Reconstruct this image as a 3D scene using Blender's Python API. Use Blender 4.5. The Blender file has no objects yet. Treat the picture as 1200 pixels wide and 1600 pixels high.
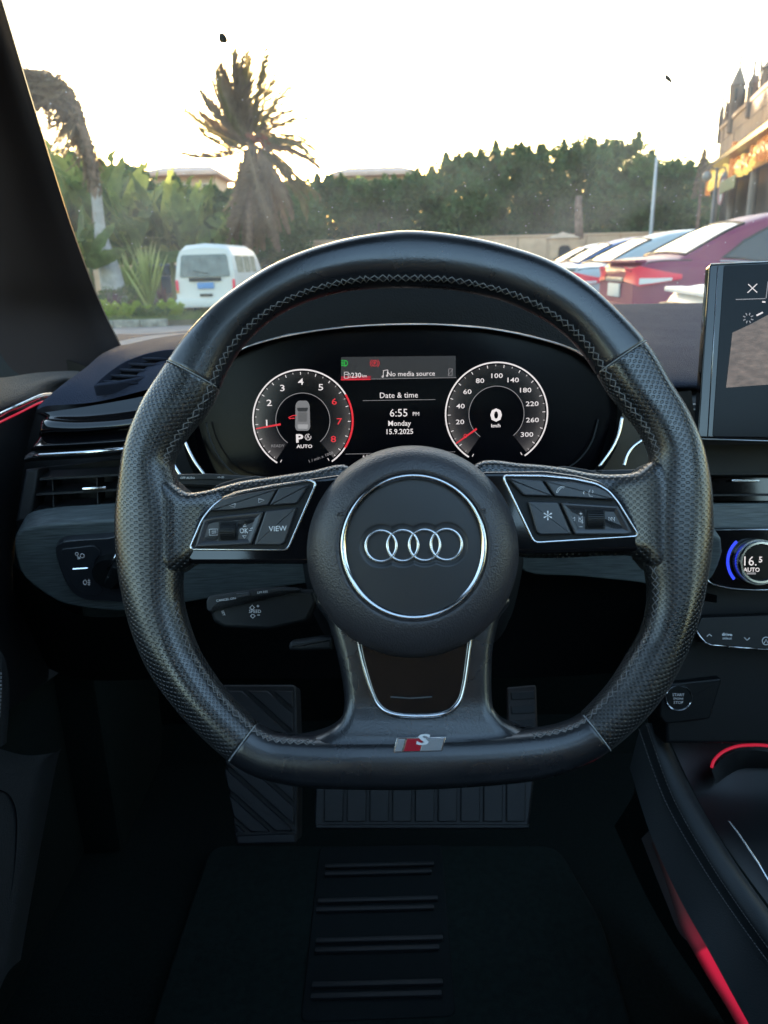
import bpy, bmesh, math, random
from mathutils import Vector, Matrix, noise
from mathutils.geometry import delaunay_2d_cdt
R = math.radians
random.seed(7)
SC = bpy.context.scene
COL = SC.collection

# ---------------------------------------------------------------- camera
CAM = Vector((0.0, 0.0, 1.15))
PITCH, ROLL, F = R(17.9), R(1.5), 1200.0
f_ = Vector((0, math.cos(PITCH), -math.sin(PITCH)))
r0 = Vector((1, 0, 0)); u0 = Vector((0, math.sin(PITCH), math.cos(PITCH)))
r_ = r0*math.cos(ROLL) - u0*math.sin(ROLL)
u_ = u0*math.cos(ROLL) + r0*math.sin(ROLL)
cam = bpy.data.cameras.new('camera'); camo = bpy.data.objects.new('camera', cam)
COL.objects.link(camo); SC.camera = camo
b_ = -f_
camo.matrix_world = Matrix(((r_.x, u_.x, b_.x, CAM.x), (r_.y, u_.y, b_.y, CAM.y), (r_.z, u_.z, b_.z, CAM.z), (0, 0, 0, 1)))
cam.sensor_fit = 'VERTICAL'; cam.sensor_height = 36.0; cam.lens = 36.0*F/1600.0
cam.clip_start = 0.02; cam.clip_end = 6000
cam.dof.use_dof = True; cam.dof.focus_distance = 0.58; cam.dof.aperture_fstop = 13.0

# ---------------------------------------------------------------- world, sun, exposure
W = bpy.data.worlds.new('World'); SC.world = W; W.use_nodes = True
wn = W.node_tree.nodes; wl_ = W.node_tree.links
bg = wn['Background']
sky = wn.new('ShaderNodeTexSky'); sky.sky_type = 'NISHITA'; sky.sun_disc = False
SUN_EL, SUN_AZ = R(4.0), R(-7.0)          # azimuth from +Y towards +X
sky.sun_elevation = SUN_EL; sky.sun_rotation = SUN_AZ
sky.air_density = 1.0; sky.dust_density = 2.0; sky.ozone_density = 1.5; sky.altitude = 20
wl_.new(sky.outputs[0], bg.inputs[0]); bg.inputs[1].default_value = 0.15
sl = bpy.data.lights.new('sun', 'SUN'); so = bpy.data.objects.new('sun', sl); COL.objects.link(so)
sl.energy = 2.0; sl.angle = R(0.6); sl.color = (1.0, .74, .48)
sd = Vector((math.sin(SUN_AZ)*math.cos(SUN_EL), math.cos(SUN_AZ)*math.cos(SUN_EL), math.sin(SUN_EL)))
so.rotation_euler = sd.to_track_quat('Z', 'Y').to_euler()
SC.view_settings.view_transform = 'Standard'; SC.view_settings.look = 'None'
EX = 3.68
SC.view_settings.exposure = EX; SC.view_settings.gamma = 1.0
SC.view_settings.use_curve_mapping = False
SC.render.engine = 'CYCLES'
cy = SC.cycles
cy.use_denoising = True; cy.max_bounces = 8; cy.diffuse_bounces = 3; cy.glossy_bounces = 3
cy.transparent_max_bounces = 16; cy.sample_clamp_indirect = 4.0; cy.caustics_reflective = False; cy.caustics_refractive = False

# ---------------------------------------------------------------- pixel -> place helpers (the photograph's 1200x1600 pixels)
def ray(px, py): return f_ + r_*((px-600)/F) + u_*((800-py)/F)
def V(px, py, d): return CAM + ray(px, py)*d
def E(px, py, Y):
    q = ray(px, py); return CAM + q*(Y/q.y)
def GX(px, Y, z=0.0):
    k = (px-600)/F; dz = z-CAM.z
    return (k*(Y*f_.y+dz*f_.z) - (Y*r_.y+dz*r_.z))/(r_.x-k*f_.x)

class Frame:
    """local frame: origin on a pixel ray at depth d, z axis = n (towards the driver)"""
    def __init__(s, px, py, d, n=None):
        s.o = V(px, py, d)
        s.n = (-ray(px, py)).normalized() if n is None else Vector(n).normalized()
        x = (r_ - s.n*r_.dot(s.n)).normalized(); y = s.n.cross(x)
        s.x, s.y = x, y
        s.M = Matrix(((x.x, y.x, s.n.x, s.o.x), (x.y, y.y, s.n.y, s.o.y), (x.z, y.z, s.n.z, s.o.z), (0, 0, 0, 1)))
    def p(s, px, py, z=0.0):
        q = ray(px, py); t = (s.o + s.n*z - CAM).dot(s.n)/q.dot(s.n)
        w = CAM + q*t - s.o
        return Vector((w.dot(s.x), w.dot(s.y), z))
    def poly(s, pts, z=0.0): return [s.p(a, b, z).xy for a, b in pts]
    def L(s, P):
        w = P - s.o; return Vector((w.dot(s.x), w.dot(s.y), w.dot(s.n)))

# ---------------------------------------------------------------- materials
def nt(name):
    m = bpy.data.materials.new(name); m.use_nodes = True
    return m, m.node_tree.nodes, m.node_tree.links, m.node_tree.nodes['Principled BSDF']
def mat(name, col, rough=.5, metal=0.0, spec=.5, coat=0.0, bump=0.0, bscale=400.0, btype='noise', var=0.0, vscale=8.0, emit=None, es=0.0, sheen=0.0, rvar=0.0, stretch=None):
    m, n, l, b = nt(name)
    b.inputs['Base Color'].default_value = (*col, 1); b.inputs['Roughness'].default_value = rough
    b.inputs['Metallic'].default_value = metal; b.inputs['Specular IOR Level'].default_value = spec
    b.inputs['Coat Weight'].default_value = coat; b.inputs['Coat Roughness'].default_value = .04
    if sheen: b.inputs['Sheen Weight'].default_value = sheen
    if emit: b.inputs['Emission Color'].default_value = (*emit, 1); b.inputs['Emission Strength'].default_value = es/2**EX
    if bump or var or rvar:
        tc = n.new('ShaderNodeTexCoord'); src = tc.outputs['Object']
        if stretch:
            mp = n.new('ShaderNodeMapping'); mp.inputs['Scale'].default_value = stretch
            l.new(src, mp.inputs[0]); src = mp.outputs[0]
    if bump:
        if btype == 'noise':
            t = n.new('ShaderNodeTexNoise'); t.inputs['Scale'].default_value = bscale; t.inputs['Detail'].default_value = 4; o = t.outputs[0]
        else:
            t = n.new('ShaderNodeTexVoronoi'); t.inputs['Scale'].default_value = bscale; o = t.outputs[0]
        l.new(src, t.inputs['Vector'])
        bp = n.new('ShaderNodeBump'); bp.inputs['Strength'].default_value = 1.0; bp.inputs['Distance'].default_value = bump
        l.new(o, bp.inputs['Height']); l.new(bp.outputs[0], b.inputs['Normal'])
    if var:
        t = n.new('ShaderNodeTexNoise'); t.inputs['Scale'].default_value = vscale; t.inputs['Detail'].default_value = 6
        l.new(src, t.inputs['Vector'])
        r = n.new('ShaderNodeMapRange'); r.inputs[1].default_value = .3; r.inputs[2].default_value = .7
        r.inputs[3].default_value = 1-var; r.inputs[4].default_value = 1+var
        l.new(t.outputs[0], r.inputs[0])
        mx = n.new('ShaderNodeMix'); mx.data_type = 'RGBA'; mx.blend_type = 'MULTIPLY'; mx.inputs[0].default_value = 1
        mx.inputs[6].default_value = (*col, 1); l.new(r.outputs[0], mx.inputs[7]); l.new(mx.outputs[2], b.inputs['Base Color'])
    if rvar:
        t = n.new('ShaderNodeTexNoise'); t.inputs['Scale'].default_value = 25; t.inputs['Detail'].default_value = 5
        l.new(src, t.inputs['Vector'])
        r = n.new('ShaderNodeMapRange'); r.inputs[1].default_value = .35; r.inputs[2].default_value = .7
        r.inputs[3].default_value = max(rough-rvar, .02); r.inputs[4].default_value = rough+rvar
        l.new(t.outputs[0], r.inputs[0]); l.new(r.outputs[0], b.inputs['Roughness'])
    return m
def emis(name, col, s):
    m, n, l, b = nt(name)
    b.inputs['Base Color'].default_value = (.01, .01, .01, 1); b.inputs['Roughness'].default_value = .3
    b.inputs['Emission Color'].default_value = (*col, 1); b.inputs['Emission Strength'].default_value = s/2**EX
    return m
def perforated(name, col):
    """leather with staggered punched dimples, from UVs in metres"""
    m, n, l, b = nt(name)
    uv = n.new('ShaderNodeUVMap')
    def chain(off):
        a = n.new('ShaderNodeVectorMath'); a.operation = 'MULTIPLY_ADD'
        a.inputs[1].default_value = (1/.0037, 1/.0037, 0); a.inputs[2].default_value = (off, off, 0); l.new(uv.outputs[0], a.inputs[0])
        fr = n.new('ShaderNodeVectorMath'); fr.operation = 'FRACTION'; l.new(a.outputs[0], fr.inputs[0])
        su = n.new('ShaderNodeVectorMath'); su.operation = 'SUBTRACT'; su.inputs[1].default_value = (.5, .5, 0); l.new(fr.outputs[0], su.inputs[0])
        le = n.new('ShaderNodeVectorMath'); le.operation = 'LENGTH'; l.new(su.outputs[0], le.inputs[0]); return le.outputs['Value']
    mi = n.new('ShaderNodeMath'); mi.operation = 'MINIMUM'; l.new(chain(0), mi.inputs[0]); l.new(chain(.5), mi.inputs[1])
    h = n.new('ShaderNodeMapRange'); h.interpolation_type = 'SMOOTHSTEP'; h.inputs[1].default_value = .13; h.inputs[2].default_value = .27
    l.new(mi.outputs[0], h.inputs[0])
    tc = n.new('ShaderNodeTexCoord'); t = n.new('ShaderNodeTexNoise'); t.inputs['Scale'].default_value = 900; t.inputs['Detail'].default_value = 3
    l.new(tc.outputs['Object'], t.inputs['Vector'])
    ad = n.new('ShaderNodeMath'); ad.operation = 'MULTIPLY_ADD'; ad.inputs[1].default_value = .07; l.new(t.outputs[0], ad.inputs[0]); l.new(h.outputs[0], ad.inputs[2])
    bp = n.new('ShaderNodeBump'); bp.inputs['Strength'].default_value = 1; bp.inputs['Distance'].default_value = .0008
    l.new(ad.outputs[0], bp.inputs['Height']); l.new(bp.outputs[0], b.inputs['Normal'])
    mx = n.new('ShaderNodeMix'); mx.data_type = 'RGBA'; l.new(h.outputs[0], mx.inputs[0])
    mx.inputs[6].default_value = (.002, .002, .002, 1); mx.inputs[7].default_value = (*col, 1)
    l.new(mx.outputs[2], b.inputs['Base Color'])
    wr = n.new('ShaderNodeTexNoise'); wr.inputs['Scale'].default_value = 22; wr.inputs['Detail'].default_value = 5; l.new(tc.outputs['Object'], wr.inputs['Vector'])
    wm_ = n.new('ShaderNodeMapRange'); wm_.inputs[1].default_value = .35; wm_.inputs[2].default_value = .68; wm_.inputs[3].default_value = .19; wm_.inputs[4].default_value = .42; l.new(wr.outputs[0], wm_.inputs[0]); l.new(wm_.outputs[0], b.inputs['Roughness'])
    b.inputs['Specular IOR Level'].default_value = 1.0; b.inputs['Coat Weight'].default_value = .25; b.inputs['Coat Roughness'].default_value = .22
    return m
M = {}
M['perf'] = perforated('perforated_leather', (.010, .011, .0125))
M['leather'] = mat('smooth_leather', (.011, .012, .015), .29, spec=1.0, coat=.15, bump=.00012, bscale=700, rvar=.06)
M['hub'] = mat('grained_vinyl', (.034, .032, .037), .42, spec=.7, bump=.0002, bscale=850, btype='voronoi')
M['disc'] = mat('satin_plastic', (.018, .019, .022), .40, spec=.7, bump=.00004, bscale=900)
M['softdash'] = mat('soft_dashboard_vinyl', (.034, .038, .058), .8, spec=.12, bump=.0005, bscale=700, btype='voronoi', rvar=.05)
M['hood'] = mat('dark_hood_vinyl', (.003, .003, .0035), .7, spec=.3, bump=.0003, bscale=600, btype='voronoi')
M['plastic'] = mat('black_plastic', (.005, .006, .007), .5, spec=.35, bump=.00008, bscale=900)
M['button'] = mat('button_plastic', (.022, .024, .030), .36, spec=.8, bump=.00003, bscale=1200)
M['gloss'] = mat('piano_black', (.004, .004, .005), .07, coat=.3, spec=.5)
M['chrome'] = mat('satin_chrome', (.72, .73, .75), .16, metal=1, rvar=.05)
M['chromed'] = mat('dull_chrome', (.5, .51, .53), .3, metal=1)
M['print'] = mat('white_print', (.75, .77, .8), .5, emit=(.8, .85, .9), es=.06)
M['wood'] = mat('brushed_grey_trim', (.10, .118, .122), .45, bump=.0004, bscale=60, var=.4, vscale=40, stretch=(1, 14, 14))
M['pillar'] = mat('pillar_fabric', (.038, .031, .033), .85, spec=.2, bump=.0002, bscale=1500)
M['door'] = mat('door_vinyl', (.035, .036, .04), .5, bump=.0004, bscale=600, btype='voronoi')
M['darkdoor'] = mat('door_dark_plastic', (.012, .013, .016), .6, bump=.0002, bscale=600)
M['carpet'] = mat('floor_carpet', (.0045, .0085, .0078), .95, spec=.15, bump=.0015, bscale=900, var=.3, vscale=200)
M['rubber'] = mat('rubber', (.011, .012, .014), .55, bump=.0001, bscale=900)
M['thread'] = mat('grey_thread', (.17, .165, .165), .7)
M['threadw'] = mat('pale_thread', (.32, .33, .34), .6)
M['red_light'] = emis('red_light_guide', (1, .02, .07), .45)
M['white_trim'] = mat('white_metal_trim', (.8, .8, .8), .25, metal=1)

# ---------------------------------------------------------------- mesh helpers
def tag(o, label=None, cat=None, group=None, kind=None):
    if label: o['label'] = label
    if cat: o['category'] = cat
    if group: o['group'] = group
    if kind: o['kind'] = kind
    return o
def mo(name, vs, fs, m, parent=None, smooth=True, uvs=None, autosm=None, M4=None):
    me = bpy.data.meshes.new(name)
    me.from_pydata([tuple(v) for v in vs], [], fs); me.validate(); me.update()
    if uvs:
        ul = me.uv_layers.new(name='UVMap')
        for lp in me.loops: ul.data[lp.index].uv = uvs[lp.vertex_index]
    if smooth:
        me.polygons.foreach_set('use_smooth', [True]*len(me.polygons))
        if autosm: me.set_sharp_from_angle(angle=R(autosm))
    if isinstance(m, (list, tuple)):
        for k in m: me.materials.append(k)
    else: me.materials.append(m)
    o = bpy.data.objects.new(name, me); COL.objects.link(o)
    if parent: o.parent = parent
    if M4: o.matrix_local = M4
    return o
def empty(name, Mx, label=None, cat=None, group=None):
    o = bpy.data.objects.new(name, None); COL.objects.link(o); o.empty_display_size = .1
    o.matrix_world = Mx if isinstance(Mx, Matrix) else Matrix.Translation(Mx)
    return tag(o, label, cat, group)
def fix(o):
    bm = bmesh.new(); bm.from_mesh(o.data); bmesh.ops.recalc_face_normals(bm, faces=bm.faces); bm.to_mesh(o.data); bm.free(); return o
def crom(pts, n=8, closed=False):
    P = [Vector(p) for p in pts]; out = []; N = len(P)
    for i in range(N if closed else N-1):
        if closed: a, b, c, d = P[i-1], P[i], P[(i+1) % N], P[(i+2) % N]
        else: a, b, c, d = P[max(i-1, 0)], P[i], P[i+1], P[min(i+2, N-1)]
        for k in range(n):
            t = k/n
            out.append(.5*((2*b)+(c-a)*t+(2*a-5*b+4*c-d)*t*t+(3*b-a-3*c+d)*t**3))
    if not closed: out.append(P[-1].copy())
    return out
def rounded(pts, r, n=5):
    P = [Vector(p) for p in pts]; N = len(P); out = []
    for i in range(N):
        a, b, c = P[i-1], P[i], P[(i+1) % N]
        d1, d2 = (a-b), (c-b); rr = min(r, d1.length*.45, d2.length*.45)
        p1, p2 = b+d1.normalized()*rr, b+d2.normalized()*rr
        for k in range(n+1):
            t = k/n; out.append(p1*(1-t)**2 + b*2*t*(1-t) + p2*t*t)
    return out
def area(P): return sum(P[i-1].x*P[i].y - P[i].x*P[i-1].y for i in range(len(P)))/2
def inset(P, d):
    N = len(P); out = []
    for i in range(N):
        e1 = (P[i]-P[i-1]); e2 = (P[(i+1) % N]-P[i])
        if e1.length < 1e-9: e1 = e2
        if e2.length < 1e-9: e2 = e1
        e1 = e1.normalized(); e2 = e2.normalized()
        n1 = Vector((-e1.y, e1.x)); n2 = Vector((-e2.y, e2.x)); b = n1+n2
        if b.length < 1e-6: b = n1.copy()
        b.normalize(); k = max(b.dot(n1), .5)
        out.append(P[i]+b*(d/k))
    return out
def plate(name, poly, z0, z1, bev, m, parent=None, nb=4, sink=None, autosm=35):
    """bevelled plate over a 2-D outline; z0 back, z1 front"""
    P = [Vector(p).xy for p in poly]
    if area(P) < 0: P.reverse()
    N = len(P); rings = [(0, z0)]
    for k in range(nb+1):
        a = k/nb*math.pi/2; rings.append((bev*(1-math.cos(a)), z1-bev+bev*math.sin(a)))
    if sink: rings += [(bev+sink[0]*.2, z1), (bev+sink[0], z1-sink[1])]
    vs, fs = [], []
    for d, z in rings:
        Q = inset(P, d); vs += [(q.x, q.y, z) for q in Q]
    for j in range(len(rings)-1):
        for i in range(N):
            a, b = j*N+i, j*N+(i+1) % N; fs.append((a, b, b+N, a+N))
    fs.append(tuple(range((len(rings)-1)*N, len(rings)*N))); fs.append(tuple(reversed(range(N))))
    o = mo(name, vs, fs, m, parent, autosm=autosm); n_ = len(o.data.polygons)
    if n_ == len(fs): o.data.polygons[n_-1].use_smooth = False; o.data.polygons[n_-2].use_smooth = False
    return o
def tube(name, pts, rad, m, parent=None, closed=False, n=8, flat=None, taper=None):
    P = [Vector(p) for p in pts]; N = len(P); vs, fs = [], []
    up = None
    for i in range(N):
        if closed: t = (P[(i+1) % N]-P[i-1])
        else: t = P[min(i+1, N-1)]-P[max(i-1, 0)]
        t.normalize()
        if flat is not None: a = t.cross(Vector(flat)); 
        else:
            if up is None: up = Vector((0, 0, 1)) if abs(t.z) < .9 else Vector((1, 0, 0))
            a = t.cross(up)
        a.normalize(); b = a.cross(t).normalized()
        if flat is None: up = b
        rx, ry = (rad if isinstance(rad, (tuple, list)) else (rad, rad))
        if taper: s = taper(i/(N-1)); rx, ry = rx*s, ry*s
        for k in range(n):
            q = 2*math.pi*k/n; vs.append(P[i]+a*math.cos(q)*rx+b*math.sin(q)*ry)
    for i in range(N if closed else N-1):
        for k in range(n):
            j = (i+1) % N; fs.append((i*n+k, i*n+(k+1) % n, j*n+(k+1) % n, j*n+k))
    if not closed: fs += [tuple(reversed(range(n))), tuple(range((N-1)*n, N*n))]
    if isinstance(name, str): return fix(mo(name, vs, fs, m, parent))
    name[0].extend(vs); return vs, fs
class MB:
    """collects geometry for one joined mesh"""
    def __init__(s): s.v, s.f = [], []
    def add(s, vs, fs):
        k = len(s.v); s.v += [tuple(v) for v in vs]; s.f += [tuple(i+k for i in f) for f in fs]
    def tube(s, pts, rad, n=5, closed=False):
        vs, fs = tube([[]], pts, rad, None, closed=closed, n=n); s.add(vs, fs)
    def box(s, c, d, rot=None):
        c = Vector(c); vs = []
        for x in (-1, 1):
            for y in (-1, 1):
                for z in (-1, 1):
                    v = Vector((x*d[0]/2, y*d[1]/2, z*d[2]/2))
                    if rot: v = rot @ v
                    vs.append(c+v)
        s.add(vs, [(0, 1, 3, 2), (4, 6, 7, 5), (0, 4, 5, 1), (2, 3, 7, 6), (0, 2, 6, 4), (1, 5, 7, 3)])
    def build(s, name, m, parent=None, smooth=False, autosm=None): return mo(name, s.v, s.f, m, parent, smooth, autosm=autosm)
def box(name, c, d, m, parent=None, bev=0.0, rot=None):
    q = MB(); q.box(c, d, rot); o = q.build(name, m, parent)
    if bev:
        bm = bmesh.new(); bm.from_mesh(o.data); bmesh.ops.bevel(bm, geom=list(bm.edges), offset=bev, segments=2, affect='EDGES', profile=.6)
        bm.to_mesh(o.data); bm.free()
        o.data.polygons.foreach_set('use_smooth', [True]*len(o.data.polygons)); o.data.set_sharp_from_angle(angle=R(40))
    return fix(o)
def arc2(cx, cy, r, a0, a1, n=40):
    return [Vector((cx+r*math.cos(R(a0+(a1-a0)*i/n)), cy+r*math.sin(R(a0+(a1-a0)*i/n)))) for i in range(n+1)]
def band(r0, r1, a0, a1, c, z, n=48):
    """flat ring sector -> verts, faces, uvs (u = radial)"""
    vs, fs, uv = [], [], []
    for i in range(n+1):
        a = R(a0+(a1-a0)*i/n)
        for k, r in enumerate((r0, r1)):
            vs.append((c[0]+r*math.cos(a), c[1]+r*math.sin(a), z)); uv.append((k, i/n))
        if i: j = 2*i; fs.append((j-2, j-1, j+1, j))
    return vs, fs, uv
_tc = {}
def text(name, s, m, parent, loc, cap, rot=0.0, sx=1.0, depth=0.0, bold=0.0, M4=None, al='CENTER'):
    """flat lettering; cap = cap height in metres, loc = centre"""
    c = bpy.data.curves.new('t', 'FONT'); c.body = s; c.align_x = al; c.size = 1; c.resolution_u = 2
    c.extrude = depth/ (cap/.73) if depth else 0; c.offset = bold
    o = bpy.data.objects.new('t', c); COL.objects.link(o)
    dg = bpy.context.evaluated_depsgraph_get(); me = bpy.data.meshes.new_from_object(o.evaluated_get(dg))
    bpy.data.objects.remove(o); bpy.data.curves.remove(c)
    k = cap/.73; ca, sa = math.cos(rot), math.sin(rot)
    for v in me.vertices:
        x, y = v.co.x*k*sx, (v.co.y-.365)*k
        v.co = (x*ca-y*sa+loc[0], x*sa+y*ca+loc[1], v.co.z*k+loc[2])
    me.name = name; me.materials.clear(); me.materials.append(m)
    o = bpy.data.objects.new(name, me); COL.objects.link(o)
    if parent: o.parent = parent
    return o
def join(name, objs, m=None, parent=None):
    """merge local meshes that share a parent into one object"""
    bm = bmesh.new()
    for o in objs: bm.from_mesh(o.data)
    me = bpy.data.meshes.new(name); bm.to_mesh(me); bm.free()
    me.materials.append(m or objs[0].data.materials[0])
    p = parent or objs[0].parent
    for o in objs: bpy.data.objects.remove(o)
    o = bpy.data.objects.new(name, me); COL.objects.link(o); o.parent = p; return o
def loft(name, rows, m, parent=None, thick=0.0, sub=0, autosm=None, uvs=None, flip=False):
    """grid surface through rows of points; thick: solidify backwards"""
    n = len(rows[0]); vs = [p for r in rows for p in r]
    fs = [(i*n+k, i*n+k+1, (i+1)*n+k+1, (i+1)*n+k) for i in range(len(rows)-1) for k in range(n-1)]
    if flip: fs = [tuple(reversed(f)) for f in fs]
    o = mo(name, vs, fs, m, parent, autosm=autosm, uvs=uvs)
    if thick:
        md = o.modifiers.new('thickness', 'SOLIDIFY'); md.thickness = thick; md.offset = -1
    return o
def sloft(name, rows, m, parent=None, nr=6, nc=6, **k):
    """loft smoothed both ways"""
    rr = [crom(r, nc) for r in rows]
    cols = [crom([r[i] for r in rr], nr) for i in range(len(rr[0]))]
    rows2 = [[c[j] for c in cols] for j in range(len(cols[0]))]
    return loft(name, rows2, m, parent, **k)
def inside(P, x, y):
    c = False; j = len(P)-1
    for i in range(len(P)):
        if (P[i].y > y) != (P[j].y > y) and x < (P[j].x-P[i].x)*(y-P[i].y)/(P[j].y-P[i].y)+P[i].x: c = not c
        j = i
    return c
def pdist(P, x, y):
    best = 1e9
    for i in range(len(P)):
        a, b = P[i-1], P[i]; dx, dy = b.x-a.x, b.y-a.y; L2 = dx*dx+dy*dy
        t = 0 if L2 < 1e-14 else max(0, min(1, ((x-a.x)*dx+(y-a.y)*dy)/L2))
        d = (a.x+t*dx-x)**2+(a.y+t*dy-y)**2
        if d < best: best = d
    return math.sqrt(best)
def pillow(name, poly, zf, er, zback, sp, m, parent=None, uv=False, autosm=None):
    """puffed plate: front surface z=zf(x,y) falling off over er at the rim, walls back to zback"""
    P = [Vector(p).xy for p in poly]
    if area(P) < 0: P.reverse()
    N = len(P); pts = list(P)
    for fr in (.12, .35, .7):
        Q = inset(P, er*fr)
        pts += [q for q in Q if inside(P, q.x, q.y) and pdist(P, q.x, q.y) > er*fr*.8]
    x0, x1 = min(p.x for p in P), max(p.x for p in P); y0, y1 = min(p.y for p in P), max(p.y for p in P)
    y = y0+sp/2
    while y < y1:
        x = x0+sp/2
        while x < x1:
            if inside(P, x, y) and pdist(P, x, y) > er*.95: pts.append(Vector((x, y)))
            x += sp
        y += sp
    vo, _, fo, _, _, _ = delaunay_2d_cdt(pts, [], [list(range(N))], 1, 1e-7)
    vs, uvs = [], []
    for v in vo:
        d = pdist(P, v.x, v.y); t = min(d/er, 1)
        vs.append((v.x, v.y, zf(v.x, v.y)-er*(1-math.sqrt(max(0, 1-(1-t)**2))))); uvs.append((v.x, v.y))
    fs = [tuple(f) for f in fo]
    k = len(vs)
    for p in P: z = zf(p.x, p.y)-er; vs += [(p.x, p.y, z), (p.x, p.y, zback)]; uvs += [(p.x, p.y), (p.x, p.y+zback-z)]
    for i in range(N):
        a, b = k+2*i, k+2*((i+1) % N); fs.append((a, a+1, b+1, b))
    return mo(name, vs, fs, m, parent, uvs=uvs if uv else None, autosm=autosm)
def sstep(a, b, x):
    t = max(0, min(1, (x-a)/(b-a))); return t*t*(3-2*t)
# ================================================================ STEERING WHEEL
WF = Frame(646, 855, .48)
wheel = empty('steering_wheel', WF.M, 'black flat-bottomed three-spoke leather steering wheel with four chrome rings on its hub', 'steering wheel')
OUT = [(640,364),(700,369),(770,382),(840,403),(880,422),(920,449),(950,475),(985,510),(1006,534),(1025,561),(1047,600),(1070,637),(1088,675),(1101,712),(1109,753),(1112,790),(1112,837),(1108,884),(1100,930),(1088,974),(1072,1017),(1050,1061),(1028,1096),(1000,1128),(968,1157),(932,1183),(890,1203),(840,1217),(760,1226),(640,1232),(530,1231),(470,1228),(430,1221),(394,1209),(363,1190),(337,1168),(306,1139),(271,1100),(240,1057),(219,1016),(200,961),(187,902),(182,850),(182,797),(186,752),(194,710),(206,668),(224,626),(245,594),(266,562),(290,528),(320,495),(350,468),(385,443),(422,420),(460,402),(500,388),(550,375),(600,367)]
INN = [(640,448),(700,450),(760,461),(800,473),(850,497),(886,524),(912,552),(934,585),(950,612),(972,640),(994,667),(1008,692),(1016,716),(1014,745),(1008,780),(1004,820),(1006,870),(1012,905),(1012,945),(1002,985),(985,1015),(968,1044),(949,1072),(917,1107),(897,1123),(870,1133),(845,1138),(800,1142),(740,1146),(646,1149),(560,1150),(500,1150),(474,1149),(445,1148),(422,1142),(400,1128),(367,1096),(345,1070),(328,1045),(310,1015),(298,985),(288,950),(284,920),(286,880),(290,830),(286,790),(276,755),(270,729),(276,708),(288,688),(304,667),(322,647),(336,622),(345,598),(358,571),(372,548),(390,527),(420,500),(460,477),(510,459),(570,449)]
Lo = crom([WF.p(a, b) for a, b in OUT], 6, True); Li = crom([WF.p(a, b) for a, b in INN], 6, True)
RC = WF.p(646, 800)
NS = 720
def hit(poly, ang):
    dx, dy = math.cos(ang), math.sin(ang); best = None
    for i in range(len(poly)):
        a, b = poly[i-1], poly[i]; ex, ey = b.x-a.x, b.y-a.y; den = dx*ey-dy*ex
        if abs(den) < 1e-12: continue
        t = ((a.x-RC.x)*ey-(a.y-RC.y)*ex)/den; s = ((a.x-RC.x)*dy-(a.y-RC.y)*dx)/den
        if -1e-6 <= s <= 1+1e-6 and t > 0: best = t if best is None else max(best, t)
    return best
def smooth(v, k=5, it=3):
    for _ in range(it): v = [sum(v[(i+j) % len(v)] for j in range(-k, k+1))/(2*k+1) for i in range(len(v))]
    return v
ro = smooth([hit(Lo, 2*math.pi*i/NS) for i in range(NS)], 2, 2)
ri = smooth([hit(Li, 2*math.pi*i/NS) for i in range(NS)], 2, 2)
Cn, An, Rn = [], [], []
for i in range(NS):
    a = 2*math.pi*i/NS; e = Vector((math.cos(a), math.sin(a), 0))
    Cn.append(RC+e*(ro[i]+ri[i])/2); An.append((ro[i]-ri[i])/2); Rn.append(e)
# in-plane normal of the centre line, so the section is square to it
Nn = []
for i in range(NS):
    t = (Cn[(i+1) % NS]-Cn[i-1]).normalized(); q = Vector((t.y, -t.x, 0)); Nn.append(q if q.dot(Rn[i]) > 0 else -q)
Nn = [sum((Nn[(i+j) % NS] for j in range(-4, 5)), Vector()).normalized() for i in range(NS)]
An = [An[i]*max(Nn[i].dot(Rn[i]), .6) for i in range(NS)]
ARC = [0.0]
for i in range(1, NS+1): ARC.append(ARC[-1]+(Cn[i % NS]-Cn[i-1]).length)
BD = .0155
def prof(i, ph, grow=1.0):
    """point on the rim skin: ph=0 outermost, pi/2 front, pi innermost"""
    c, s = math.cos(ph), math.sin(ph); a = An[i % NS]*grow
    ex = .88; x = math.copysign(abs(c)**ex, c)*a; z = math.copysign(abs(s)**ex, s)*BD*grow
    return Cn[i % NS]+Nn[i % NS]*x+Vector((0, 0, z))
def ang(px, py): q = WF.p(px, py)-RC; return (math.degrees(math.atan2(q.y, q.x)) % 360)
KP = 48
def rim_part(name, a0, a1, m, label=None):
    i0, i1 = round(a0/360*NS), round(a1/360*NS)
    if i1 < i0: i1 += NS
    st = [i0+.0, i0+.25] + [float(i) for i in range(i0+1, i1)] + [i1-.25, i1+.0]
    vs, uv, fs = [], [], []
    for n_, s in enumerate(st):
        i = int(math.floor(s)); fr = s-i; edge = min(s-i0, i1-s)
        g = 1.0 if edge > .9 else (.985 if edge > .1 else .93)
        arc = ARC[i % NS]*(1-fr)+ (ARC[i % NS+1])*fr + (ARC[-1] if i >= NS else 0)
        for k in range(KP+1):
            ph = 2*math.pi*k/KP - math.pi/2
            p = prof(i, ph, g)*(1-fr)+prof(i+1, ph, g)*fr
            vs.append(p); uv.append((arc, (ph)*(.0155)))
        if n_:
            b = n_*(KP+1)
            for k in range(KP): fs.append((b-KP-1+k, b+k, b+k+1, b-KP+k))
    o = mo(name, vs, fs, m, wheel, uvs=uv); fix(o)
    if label: o['label'] = label
    return o
aTR, aTL, aBL, aBR = ang(972, 557), ang(300, 585), ang(382, 1160), ang(924, 1138)
rim_part('rim_leather', aTR, aTL, M['leather'], 'smooth black leather over the top of the rim')
rim_part('rim_leather', aTL, aBL, M['perf'], 'perforated black leather grip, left side of the rim')
rim_part('rim_leather', aBL, aBR, M['leather'], 'smooth black leather along the flat bottom of the rim')
rim_part('rim_leather', aBR, aTR, M['perf'], 'perforated black leather grip, right side of the rim')
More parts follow.
